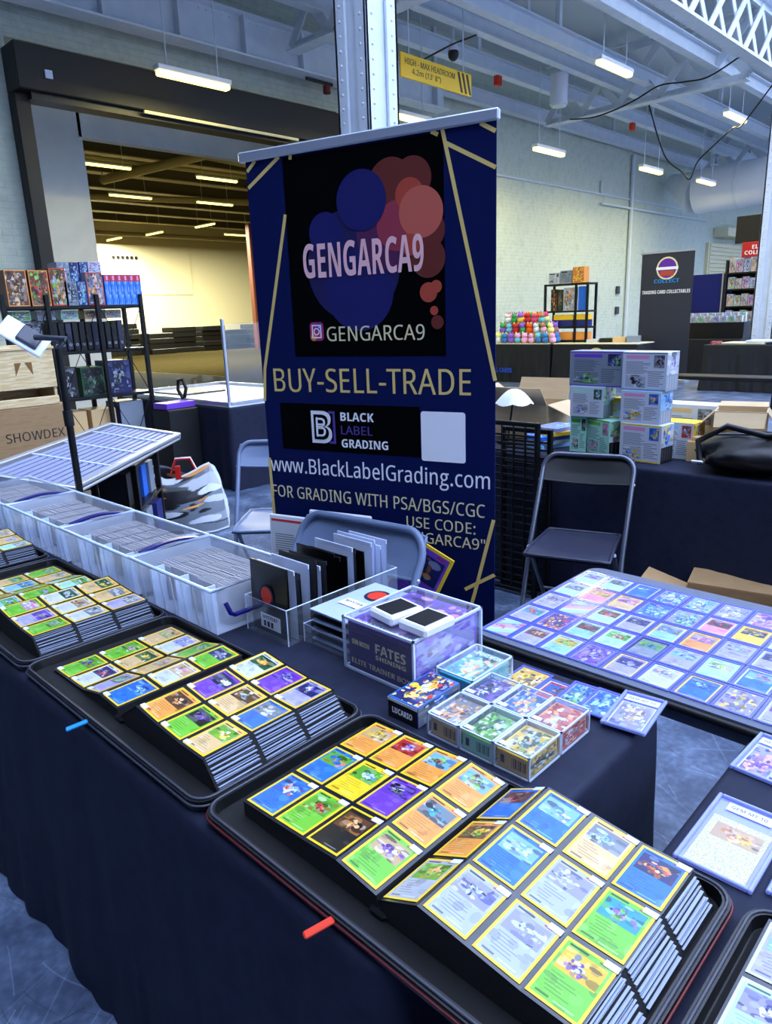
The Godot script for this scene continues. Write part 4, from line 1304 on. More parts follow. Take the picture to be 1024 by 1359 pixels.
func seats() -> void:
	chair("light grey folding chair tucked behind the front table, before the banner", Vector3(-.685, 0, -.735), .12, M.seat_grey, M.seat_grey, .48).scale = Vector3(1, 1.05, 1)
	chair("dark folding chair in front of the table of white cartons", Vector3(-.745, 0, -2.34), .3, M.seat_dark, M.tube_dark, .42, M.charcoal).scale = Vector3(1, .97, 1)
	chair("light grey folding chair standing left of the banner", Vector3(-2.18, 0, -1.73), .75, M.seat_grey, M.seat_grey)
	# framed certificates leaning behind the near chair
	var fr := [["framed certificate with red border leaning left behind the near chair", Vector3(-1.05, .58, -.945), .267, Vector3(.2, .24, .012), "rwwre"], ["framed certificate with pale border behind the near chair back", Vector3(-.87, .58, -.995), .267, Vector3(.24, .27, .012), "rwwli"]]
	for q in fr:
		var o := thing("framed_print", q[0], "frame", q[1], q[2], "framed prints behind the near chair")
		o.rotation.x = -.06
		var s: Vector3 = q[3]
		part(o, "frame", bx(Vector3(0, s.y / 2, 0), s, .004), M.white)
		part(o, "print", MB.new().box(Vector3(0, s.y / 2, .0066), Vector3(s.x * .9, s.y * .88, .001), 0, {4: print_of(q[4], "b")}).mesh(), M.print)
	var o := thing("oversized_card", "oversized yellow-bordered card leaning below the near chair back", "card", Vector3(-.615, .58, -1.02), .267)
	o.rotation.z = -.45
	part(o, "card", MB.new().box(Vector3(0, .12, 0), Vector3(.17, .24, .004), .001, {4: print_of("ypvno", "c")}, print_of("yyyyy", "p")).mesh(), M.print)
	# seat of a low crate that carries them
	var cr := thing("slim_case", "slim dark case behind the near chair carrying the framed prints", "case", Vector3(-.80, 0, -1.025), .267)
	part(cr, "body", bx(Vector3(0, .28, 0), Vector3(.78, .54, .05), .01), M.black)
	part(cr, "lid", bx(Vector3(0, .562, 0), Vector3(.80, .03, .055), .006), M.charcoal)

# ---------------------------------------------------------------- table of cartons behind
func etb(label: String, at: Vector3, s: Vector3, turn: float, back: String, side: String) -> void:
	carton("display_carton", label, "carton", at, s, {4: print_of(back, "b"), 0: print_of(side, "g"), 1: print_of(side, "g"), 2: print_of(side, "p")}, print_of(side, "p"), turn, "printed cartons stacked on the rear table")

func open_box(called: String, label: String, at: Vector3, s: Vector3, turn: float, mat: Material, flaps: Array) -> Node3D:
	var o := thing(called, label, "box", at, turn)
	part(o, "bottom", bx(Vector3(0, .004, 0), Vector3(s.x, .006, s.z)), mat)
	for q in [-1, 1]:
		part(o, "side", bx(Vector3(q * s.x / 2, s.y / 2, 0), Vector3(.006, s.y, s.z)), mat)
		part(o, "side", bx(Vector3(0, s.y / 2, q * s.z / 2), Vector3(s.x, s.y, .006)), mat)
	var k := 0
	for q in [[Vector3(0, s.y, s.z / 2), Vector3(s.x, 0, 0), Vector3(0, 0, 1)], [Vector3(s.x / 2, s.y, 0), Vector3(0, 0, s.z), Vector3(1, 0, 0)], [Vector3(0, s.y, -s.z / 2), Vector3(s.x, 0, 0), Vector3(0, 0, -1)], [Vector3(-s.x / 2, s.y, 0), Vector3(0, 0, s.z), Vector3(-1, 0, 0)]]:
		var a: float = flaps[k]
		var reach := (s.z if k % 2 == 0 else s.x) * .48
		var out: Vector3 = q[2] * cos(a) + Vector3.UP * sin(a)
		var m := MB.new()
		var h: Vector3 = q[1] / 2
		var t: Vector3 = (q[1].normalized()).cross(out) * .004
		var p := [q[0] - h, q[0] + h, q[0] + h * .97 + out * reach, q[0] - h * .97 + out * reach]
		m.poly(p, t.normalized(), t)
		part(o, "flap", m.mesh(), mat)
		k += 1
	return o

func stock_table() -> void:
	var y := TT + .0008
	var d := .12
	# cartons: bottom row, middle row, top row
	etb("mint green carton at the left end of the bottom row", Vector3(-1.055, y, -2.93), Vector3(.09, .19, d), .1, "mmgdi", "gmgik")
	etb("green and pink carton, second in the bottom row", Vector3(-.90, y, -2.90), Vector3(.19, .185, d), -.45, "gmgii", "mmgik")
	etb("white carton with yellow picture at the right of the bottom row", Vector3(-.675, y, -2.86), Vector3(.215, .185, d), -.06, "ywiby", "swbyk")
	etb("white carton half hidden at the right end of the bottom row", Vector3(-.585, y, -3.03), Vector3(.2, .18, d), -.06, "wwsre", "wyswk")
	etb("white carton at left of the middle row", Vector3(-.995, y + .191, -2.91), Vector3(.19, .155, d), -.03, "wwmdl", "wmlee")
	etb("white carton with blue picture at right of the middle row", Vector3(-.69, y + .186, -2.87), Vector3(.205, .155, d), -.05, "wwiby", "wsbee")
	etb("purple and grey carton at left of the top row", Vector3(-.955, y + .347, -2.92), Vector3(.30, .175, d), -.02, "pepvg", "eepge")
	etb("white carton with red title at right of the top row", Vector3(-.685, y + .342, -2.88), Vector3(.225, .18, d), -.05, "ewiek", "wwlee")
	var yb := one("yellow_box", MB.new().box(Vector3(0, .05, 0), Vector3(.11, .10, .1), .002, {4: print_of("ywyyt", "s")}, print_of("yyyyy", "p")).mesh(), M.print, "small white and yellow box between the middle cartons", "box", "", Vector3(-.835, y + .186, -2.98))
	yb.rotation.y = -.05
	# cartons further back at right
	carton("display_carton", "pale cream carton standing behind the right cartons", "carton", Vector3(-.62, y, -3.25), Vector3(.3, .24, .14), {4: print_of("wwtee", "b")}, print_of("wwwww", "p"), 0, "printed cartons stacked on the rear table")
	# cardboard box with a small white parasol lamp at left
	open_box("cardboard_box", "open cardboard box on the rear table behind the mesh panels", Vector3(-1.56, y, -3.22), Vector3(.34, .20, .28), .1, M.pale_card, [.9, -.4, 1.2, .6])
	var pr := thing("mini_parasol", "small white photo umbrella on a black stem by the cardboard box", "umbrella", Vector3(-1.50, y, -2.88))
	part(pr, "stem", MB.new().tube([Vector3(0, 0, 0), Vector3(.03, .29, -.02)], .006, 7).mesh(), M.black)
	var cn := func(u: float, v: float) -> Vector3:
		var a := TAU * u
		return Vector3(.03 + cos(a) * .11 * v, .31 - .075 * v * v - .012 * v * absf(sin(a * 3)), -.02 + sin(a) * .11 * v)
	part(pr, "canopy", MB.new().grid(24, 5, cn, Vector3.UP).mesh(), M.white)
	part(pr, "foot", bx(Vector3(0, .006, 0), Vector3(.08, .012, .08), .003), M.black)
	# pile of coloured folders
	for k in 5:
		var q := [["bsbww", "blue"], ["keebw", "black"], ["bbsww", "bright blue"], ["yyoww", "yellow"], ["wlsbe", "pale"]]
		var o := carton("folder", "%s folder, %s from the bottom of the pile left of the cartons" % [q[k][1], nth(k)], "folder", Vector3(-1.27 + (k % 2) * .015 + (.03 if k > 2 else 0.0), y + k * .0225, -2.93 - (.05 if k > 2 else 0.0)), Vector3(.15, .022, .2), {2: print_of(q[k][0], "f")}, print_of(q[k][0], "p"), .2 * sin(k * 2.0) - .3, "pile of folders on the rear table")
	# right: boxes and a black holdall
	open_box("cardboard_box", "small cardboard box with raised lid behind the black holdall", Vector3(-.33, y + .1, -3.12), Vector3(.22, .14, .18), .25, M.pale_card, [-.9, -1.0, .15, -.8])
	carton("cardboard_carton", "flat brown carton under the small open box", "carton", Vector3(-.36, y, -3.08), Vector3(.32, .098, .26), {2: print_of("toott", "p")}, print_of("ttntt", "p"), .1)
	for k in 3: carton("paper_pack", "%s pack of papers on the flat brown carton" % ["tan", "orange", "cream"][k], "pack", Vector3(-.45 + k * .07, y + .0985, -2.985), Vector3(.08, .02 + .006 * k, .07), {}, print_of(["ttttt", "ooooo", "wtttt"][k], "p"), .3 * k, "paper packs by the holdall")
	var hb := thing("holdall", "black holdall slumped on the right end of the rear table", "bag", Vector3(-.12, y, -2.84), .1)
	var hf := func(u: float, v: float) -> Vector3:
		var a := TAU * u
		var b := PI * v - PI / 2
		var w := 1.0 + .12 * sin(a * 3.0 + v * 5.0) + .07 * sin(a * 7.0 + v * 11.0) + .04 * sin(a * 13.0 - v * 17.0)
		return Vector3(cos(a) * cos(b) * .30 * w, .085 + sin(b) * .084 * (1.0 + .25 * sin(a * 2.0 + 1.0) * (0.5 + .5 * sin(b))), sin(a) * cos(b) * .15 * w)
	part(hb, "body", MB.new().grid(30, 12, hf, Vector3.ZERO, Rect2(0, 0, 1, 1), Vector3(0, .085, 0)).mesh(), M.black)
	part(hb, "strap", MB.new().tube([Vector3(-.24, .05, .13), Vector3(-.27, .14, .08), Vector3(-.16, .21, .05), Vector3(0, .18, .06), Vector3(.2, .2, .1)], .014, 7).mesh(), M.leather)
	part(hb, "zip", MB.new().tube([Vector3(-.22, .165, .02), Vector3(-.05, .178, .03), Vector3(.2, .17, .02)], .005, 6).mesh(), M.zip_grey)
	part(hb, "buckle", bx(Vector3(-.25, .06, .145), Vector3(.05, .012, .01), .003), M.silver)
	var bp := thing("backpack", "dark rounded backpack at the right edge above the holdall", "backpack", Vector3(.06, y, -3.2), -.2)
	var bf := func(u: float, v: float) -> Vector3:
		var a := TAU * u
		var b := PI * v - PI / 2
		var ss := func(x: float) -> float: return signf(x) * pow(absf(x), .7)
		return Vector3(ss.call(cos(a)) * ss.call(cos(b)) * .17, .2 + ss.call(sin(b)) * .2, ss.call(sin(a)) * ss.call(cos(b)) * .11)
	part(bp, "body", MB.new().grid(28, 14, bf, Vector3.ZERO, Rect2(0, 0, 1, 1), Vector3(0, .2, 0)).mesh(), M.leather)
	part(bp, "pocket", bx(Vector3(0, .12, .115), Vector3(.22, .16, .05), .02), M.black)
	part(bp, "strap", MB.new().tube([Vector3(-.1, .38, .06), Vector3(-.16, .28, .12), Vector3(-.15, .1, .12)], .016, 7).mesh(), M.zip_grey)
	part(bp, "grab_loop", MB.new().tube([Vector3(-.04, .39, 0), Vector3(-.03, .44, 0), Vector3(.03, .44, 0), Vector3(.04, .39, 0)], .01, 7).mesh(), M.black)
	# black mesh panels standing at the left end of the table
	for k in 2:
		var p := thing("mesh_panel", "black wire mesh panel %s at the left end of the rear table" % ["in front", "behind"][k], "panel", Vector3(-1.22 + k * .03, 0, -2.53 - k * .07), .04, "black mesh panels")
		var W := .27
		var H := .93 - k * .04
		for s in [-1, 1]: part(p, "upright", bx(Vector3(s * W / 2, H / 2, 0), Vector3(.025, H, .025), .004), M.black_metal)
		for yy in [.03, H - .012]: part(p, "rail", bx(Vector3(0, yy, 0), Vector3(W - .025, .024, .025), .004), M.black_metal)
		for i in 20: part(p, "wire", MB.new().tube([Vector3(-W / 2, .07 + i * (H - .1) / 20, 0), Vector3(W / 2, .07 + i * (H - .1) / 20, 0)], .0055, 6).mesh(), M.black_metal)
		for i in 3: part(p, "wire", MB.new().tube([Vector3(-W / 2 + (i + 1) * W / 4, .04, .006), Vector3(-W / 2 + (i + 1) * W / 4, H - .02, .006)], .004, 6).mesh(), M.black_metal)
	# cardboard box on the floor behind the grey table
	open_box("floor_box", "open brown cardboard box on the floor behind the grey table", Vector3(-.10, 0, -2.44), Vector3(.36, .28, .26), .2, M.cardboard, [-.25, .2, .25, .3])
	carton("paper_sheaf", "white printed papers sticking out of the brown floor box", "papers", Vector3(-.06, .20, -2.42), Vector3(.16, .06, .1), {2: print_of("wweel", "b")}, print_of("wwwww", "p"), .3)
	one("paper_pad", bx(Vector3(-.06, .104, -2.42), Vector3(.22, .19, .15)), M.pale_card, "tan packing filling the brown floor box", "packing")

# ---------------------------------------------------------------- left side
func left_side() -> void:
	# tall cartons with a pine crate on top
	var lb := one("cardboard_carton", bx(Vector3(0, .2, 0), Vector3(.5, .4, 1.0), .004), M.cardboard, "plain brown carton on the floor under the lettered one", "carton", "", Vector3(-4.68, 0, -1.15))
	var sc := one("lettered_carton", bx(Vector3(0, .27, 0), Vector3(.5, .54, 1.0), .004), M.cardboard, "big brown carton lettered SHOWDEX on its side", "carton", "", Vector3(-4.68, .401, -1.15))
	letters(sc, "side_print", "SHOWDEX", M.black, Vector3(.2502, .31, -.03), Vector3(0, 0, -1), Vector3.UP, .40, .062, false, .001)
	part(sc, "tape", bx(Vector3(0, .541, 0), Vector3(.06, .002, 1.0)), M.pale_card)
	var pc := thing("pine_crate", "pale pine crate on top of the lettered carton", "crate", Vector3(-4.60, .943, -1.25))
	for k in 2: part(pc, "plank", bx(Vector3(.16, .03 + k * .19 + (.0 if k == 0 else .0), 0), Vector3(.02, [.06, .30][k], .66), .004), M.pine).position.y = [0.0, .05][k] as float
	part(pc, "plank", bx(Vector3(-.16, .19, 0), Vector3(.02, .38, .66), .004), M.pine)
	for s in [-1, 1]: part(pc, "end_plank", bx(Vector3(0, .19, s * .32), Vector3(.3, .38, .02), .004), M.pine)
	part(pc, "lid", bx(Vector3(0, .392, 0), Vector3(.36, .02, .68), .004), M.pine)
	for s in [-1, 1]:
		var a := Vector3(.171, .30, -.12 + s * .012)
		part(pc, "burnt_mark", MB.new().poly([a, a + Vector3(0, 0, s * .045), a + Vector3(0, -.085, s * .045 * (1.0 if s > 0 else 1.0))], Vector3(1, 0, 0), Vector3(.001, 0, 0)).mesh(), M.burnt)
	# three-bay metal shelf
	var X := -5.2
	var zs := [-1.57, -1.90, -2.31, -2.70]
	var sh := thing("metal_shelf", "black metal shelf rack with boxes and binders, at the left", "shelf", Vector3(X, 0, 0))
	for z in zs:
		for dx in [0.0, -.32]: part(sh, "post", bx(Vector3(dx, .86, z), Vector3(.035, 1.72, .035), .004), M.black_metal)
	for yy in [1.62, 1.26, .88, .5, .12]: part(sh, "shelf_board", bx(Vector3(-.16, yy, -2.135), Vector3(.33, .025, 1.15), .004), M.black_metal)
	for k in 3:
		for pair in [[.14, .86], [.9, 1.6]]:
			for q in [[pair[0], pair[1]], [pair[1], pair[0]]]:
				part(sh, "wire_brace", MB.new().tube([Vector3(.012, q[0], zs[k] - .02), Vector3(.012, q[1], zs[k + 1] + .02)], .0035, 5).mesh(), M.black_metal)
	# boxes on the top board
	var top := 1.6335
	var put := [["brown and orange box at the left of the top shelf", -1.70, .16, .27, "onnte", "f"], ["brown and orange box, second on the top shelf", -1.87, .15, .27, "onnrg", "f"], ["red-topped brown box, third on the top shelf", -2.02, .13, .29, "rneog", "f"], ["grey box in the middle of the top shelf", -2.115, .10, .19, "eekes", "f"], ["dark blue box beside the grey one on the top shelf", -2.205, .075, .19, "vvecs", "f"], ["orange, grey and blue box on the top shelf", -2.32, .14, .26, "reoln", "f"]]
	for q in put: carton("game_box", q[0], "box", Vector3(X - .12, top, q[1]), Vector3(.22, q[3], q[2]), {0: print_of(q[4], q[5])}, print_of(q[4], "p"), 0, "boxes on top of the metal shelf")
	var stk := [["grey box stacked second on the top shelf", -2.115, .10, "eewes"], ["dark blue box with round emblem, stacked on top", -2.205, .075, "vvsev"], ["second dark blue box with round emblem, stacked on top", -2.285, .07, "vvsve"], ["white box stacked at the back of the top shelf", -2.38, .11, "wwler"]]
	for k in stk.size():
		var q: Array = stk[k]
		carton("game_box", q[0], "box", Vector3(X - .19, top + (.192 if k < 2 else .2605), q[1]), Vector3(.18, [.15, .15, .085, .09][k], q[2]), {0: print_of(q[3], "f")}, print_of(q[3], "p"), 0, "boxes on top of the metal shelf")
	carton("game_box", "grey box standing behind the striped ones on the top shelf", "box", Vector3(X - .24, top, -2.40), Vector3(.12, .258, .12), {0: print_of("eewel", "f")}, print_of("eeeee", "p"), 0, "boxes on top of the metal shelf")
	for k in 6: carton("blue_box", "blue box with red top band, %s from the left on the shelf" % nth(k), "box", Vector3(X - .10, top, -2.425 - k * .055), Vector3(.2, .245, .052), {0: print_of("rbswvw"[0] + "bswr" if false else "rbswi", "s")}, print_of("bbbbb", "p"), 0, "blue boxes on the metal shelf")
	# binders, cartons and small things on the lower boards
	rng.seed = 5
	for k in 11:
		var dark := k % 4 != 2
		var b := thing("ring_binder", "%s lever binder, %s from the left on the upper shelf" % ["black" if dark else "slate blue", nth(k)], "binder", Vector3(X - .17, 1.2735, -1.96 - k * .056), 0, "binders on the upper shelf")
		part(b, "cover", bx(Vector3(0, .115, 0), Vector3(.2, .225 + rng.randf_range(-.02, .015), .046), .003), M.black if dark else M.seat_dark)
		part(b, "spine_ring", MB.new().disc(Vector3(.1012, .05, 0), .011, 12, .004, Vector3.RIGHT, Vector3(0, 0, -1)).mesh(), M.silver)
	for k in 5: carton("small_box", "%s small box lying on the binders, %s from the left" % [["green", "white", "mint", "tan", "pale"][k], nth(k)], "box", Vector3(X - .15, 1.527, -1.72 - k * .19), Vector3(.16, .07, .14), {0: print_of(["mgwee", "wwlee", "mmwee", "ttnee", "wteee"][k], "f")}, print_of(["mmmmm", "wwwww", "mmmmm", "ttttt", "wwwww"][k], "p"), .1 * sin(k * 3.0), "small boxes in the metal shelf")
	for k in 2: carton("small_box", "small box on the upper shelf left of the binders, %s" % ["lower", "upper"][k], "box", Vector3(X - .15, 1.2735 + k * .125, -1.75), Vector3(.2, .124, .22), {0: print_of("kekek", "f")}, print_of("kkkkk", "p"), 0, "small boxes in the metal shelf")
	for k in 4: carton("stock_carton", "%s carton on the middle shelf, %s from the left" % [["red-marked white", "black", "dark green", "slate"][k], nth(k)], "carton", Vector3(X - .19, .8935, -1.74 - k * .24), Vector3(.24, [.2, .25, .24, .28][k], .2), {0: print_of(["rwwre", "kkkek", "dkdkk", "vvekk"][k], "f")}, print_of(["wwwww", "kkkkk", "ddddd", "vvvvv"][k], "p"), 0, "cartons on the middle shelf")
	for k in 4: carton("stock_carton", "%s carton on the lower shelf, %s from the left" % [["black", "tan", "cream", "slate blue"][k], nth(k)], "carton", Vector3(X - .18, .5135, -1.74 - k * .26), Vector3(.26, [.2, .26, .26, .3][k], .22), {0: print_of(["kekee", "ttntt", "wtwtt", "vevee"][k], "p")}, print_of(["kkkkk", "ttttt", "ttttt", "vvvvv"][k], "p"), 0, "cartons on the lower shelf")
	carton("stock_carton", "purple box low at the right of the metal shelf", "carton", Vector3(X + .20, .74, -2.80), Vector3(.2, .05, .3), {}, print_of("ppppp", "p"), .1, "")
	one("low_stand", bx(Vector3(X + .20, .369, -2.80), Vector3(.28, .738, .30), .01), M.black, "low dark stand beside the metal shelf under the purple box", "stand")
	# tilted display tray on a black trolley
	var a := Vector3(.66, 0, .75)
	var b := Vector3(-.35, .08, .26).normalized()
	b = (b - a * b.dot(a)).normalized()
	var nrm := a.cross(b) * -1.0
	if nrm.y < 0: nrm = -nrm
	var tr := thing("display_tray", "long tilted display tray with silver frame and rows of cards, at left", "tray", Vector3(-3.30, .75, -1.83))
	tr.basis = Basis(a, nrm, a.cross(nrm))
	var sg := 1.0 if a.cross(nrm).dot(b) > 0 else -1.0
	var Ln := 1.45
	var Wd := .44
	part(tr, "bed", bx(Vector3(Ln / 2, .01, sg * Wd / 2), Vector3(Ln, .02, Wd)), M.zip_grey)
	for q in [[Vector3(Ln / 2, .031, 0), Vector3(Ln + .03, .022, .03)], [Vector3(Ln / 2, .005, 0), Vector3(Ln + .03, .016, .03)], [Vector3(Ln / 2, .0165, sg * .010), Vector3(Ln + .02, .008, .01)], [Vector3(Ln / 2, .02, sg * Wd), Vector3(Ln + .03, .045, .03)], [Vector3(0, .02, sg * Wd / 2), Vector3(.03, .045, Wd + .03)], [Vector3(Ln, .02, sg * Wd / 2), Vector3(.03, .045, Wd + .03)]]:
		part(tr, "frame_bar", bx(q[0], q[1], .005), M.silver)
	for k in 11:
		part(tr, "card_strip", bx(Vector3(Ln / 2, .026, sg * (.034 + k * .0355)), Vector3(Ln - .06, .012, .024), .002), M.strip)
	for k in 3: part(tr, "cross_bar", bx(Vector3(.3 + k * .35, .035, sg * Wd / 2), Vector3(.012, .006, Wd - .04)), M.sticker)
	var cart := thing("black_trolley", "black trolley with boxes under the tilted display tray", "trolley", Vector3(-3.42, 0, -1.52), -.72)
	for sx in [-1, 1]:
		for sz in [-1, 1]:
			part(cart, "post", bx(Vector3(sx * .28, .36, sz * .12), Vector3(.035, .62, .035), .004), M.black_metal)
			part(cart, "wheel", MB.new().tube([Vector3(sx * .28 - .012, .035, sz * .12), Vector3(sx * .28 + .012, .035, sz * .12)], .033, 14).mesh(), M.black)
	for yy in [.09, .40, .66]: part(cart, "deck", bx(Vector3(0, yy, 0), Vector3(.6, .02, .28), .004), M.black_metal)
	for k in 4: carton("trolley_box", "%s box on the black trolley, %s along" % [["near black", "black", "blue", "charcoal"][k], nth(k)], "box", Vector3(-3.42, .4105, -1.52) + Vector3(.66, 0, .75) * (.19 - k * .122), Vector3(.11, .2, .17), {}, print_of(["kkkkk", "kkkkk", "bbbbb", "kekek"][k], "p"), -.72, "boxes on the black trolley")
	for k in 3: carton("trolley_box", "%s carton low on the black trolley, %s along" % [["black", "charcoal", "dark blue"][k], nth(k)], "box", Vector3(-3.42, .1005, -1.52) + Vector3(.66, 0, .75) * (.18 - k * .18), Vector3(.15, .24, .22), {}, print_of(["kkkkk", "kekek", "vvvvv"][k], "p"), -.72, "boxes on the black trolley")
	# pole with a tablet
	var po := thing("tablet_stand", "black pole stand with a tilted tablet, behind the plastic tubs", "stand", Vector3(-2.02, TT + .001, -.645))
	part(po, "pole", MB.new().tube([Vector3(0, .02, 0), Vector3(0, .655, 0)], .014, 10).mesh(), M.black_metal)
	part(po, "collar", MB.new().tube([Vector3(0, .36, 0), Vector3(0, .42, 0)], .019, 10).mesh(), M.black)
	part(po, "base", MB.new().tube([Vector3(0, 0, 0), Vector3(0, .02, 0)], .045, 20).mesh(), M.black_metal)
	part(po, "arm", MB.new().tube([Vector3(0, .655, 0), Vector3(.026, .69, -.026), Vector3(-.088, .70, .044)], .011, 8).mesh(), M.zip_grey)
	var tb := part(po, "tablet", bx(Vector3.ZERO, Vector3(.175, .011, .125), .004), M.sticker)
	tb.transform = Transform3D(Basis.from_euler(Vector3(.5, .7, -.75)), Vector3(-.14, .705, .066))
	part(tb, "back_clamp", bx(Vector3(.02, .012, 0), Vector3(.08, .016, .09), .004), M.zip_grey)
	# printed carrier bag on the floor
	var bag := thing("carrier_bag", "bulging printed carrier bag with red and orange pattern, on the floor", "bag", Vector3(-3.74, 0, -2.10), 1.0)
	var cf := func(u: float, v: float) -> Vector3:
		var an := TAU * u
		var pinch := 1.0 - .16 * pow(v, 3.0)
		var wob := 1.0 + .10 * sin(an * 3 + v * 4) + .05 * sin(an * 8 + v * 9)
		return Vector3(cos(an) * .26 * pinch * wob, .006 + v * (.44 + .05 * sin(an * 2 + .5)), sin(an) * .17 * wob * (1.0 - .8 * pow(v, 2.5)))
	part(bag, "body", MB.new().grid(40, 14, cf, Vector3.ZERO, print_of("wekwo", "f"), Vector3(0, .2, 0)).mesh(), M.print)
	part(bag, "bottom", MB.new().disc(Vector3(0, .006, 0), .18, 20, 0, Vector3.DOWN).mesh(), M.sticker)
	for s in [-1, 1]: part(bag, "handle", MB.new().tube([Vector3(-.09, .43, s * .03), Vector3(-.05, .53, s * .02), Vector3(.05, .53, s * .02), Vector3(.09, .43, s * .03)], .009, 6).mesh(), M.red if s > 0 else M.sticker)
	part(bag, "red_stripe", bx(Vector3(-.04, .44, .045), Vector3(.04, .10, .012), .003), M.red)
	carton("pin_board", "upright blue board beside the printed carrier bag", "board", Vector3(-4.08, 0, -1.80), Vector3(.04, .42, .22), {}, print_of("bbbbb", "p"), .7)
	# glass counter on a cloth-covered table
	folding_table(-6.5, -4.48, -4.3, -3.02, TT - .004, "folding table under the glass counter beyond the shelf")
	one("tablecloth", drape(-6.5, -4.48, -4.3, -3.02, TT, .012, .01, .004, 12), M.cloth, "black cloth under the glass counter left of the banner", "tablecloth", "black tablecloths")
	var cs := thing("glass_counter", "white framed glass counter left of the banner", "counter", Vector3(-5.49, TT + .001, -3.66))
	part(cs, "base_board", bx(Vector3(0, .01, 0), Vector3(1.98, .02, 1.24), .004), M.white)
	for s in [-1, 1]:
		part(cs, "rim", bx(Vector3(0, .035, s * .61), Vector3(1.98, .03, .03), .004), M.silver)
		part(cs, "rim", bx(Vector3(s * .98, .035, 0), Vector3(.03, .03, 1.19), .004), M.silver)
	part(cs, "post", bx(Vector3(.975, .39, .605), Vector3(.025, .72, .025), .004), M.silver)
	part(cs, "front_pane", bx(Vector3(0, .16, .605), Vector3(1.9, .22, .006)), M.glass)
	part(cs, "side_pane", bx(Vector3(.975, .38, 0), Vector3(.006, .66, 1.17)), M.glass)
	part(cs, "tray", bx(Vector3(-.5, .028, .1), Vector3(.6, .016, .5), .004), M.seat_dark)
	var hb := one("handbag_hook", MB.new().tube([Vector3(0, .0, 0), Vector3(-.07, .07, 0), Vector3(-.05, .16, 0), Vector3(.03, .17, 0), Vector3(.07, .09, 0), Vector3(.03, .01, 0)], .016, 8).mesh(), M.black, "black ring-shaped strap on the counter end beside the shelf", "strap", "", Vector3(-5.15, TT + .06, -2.98))

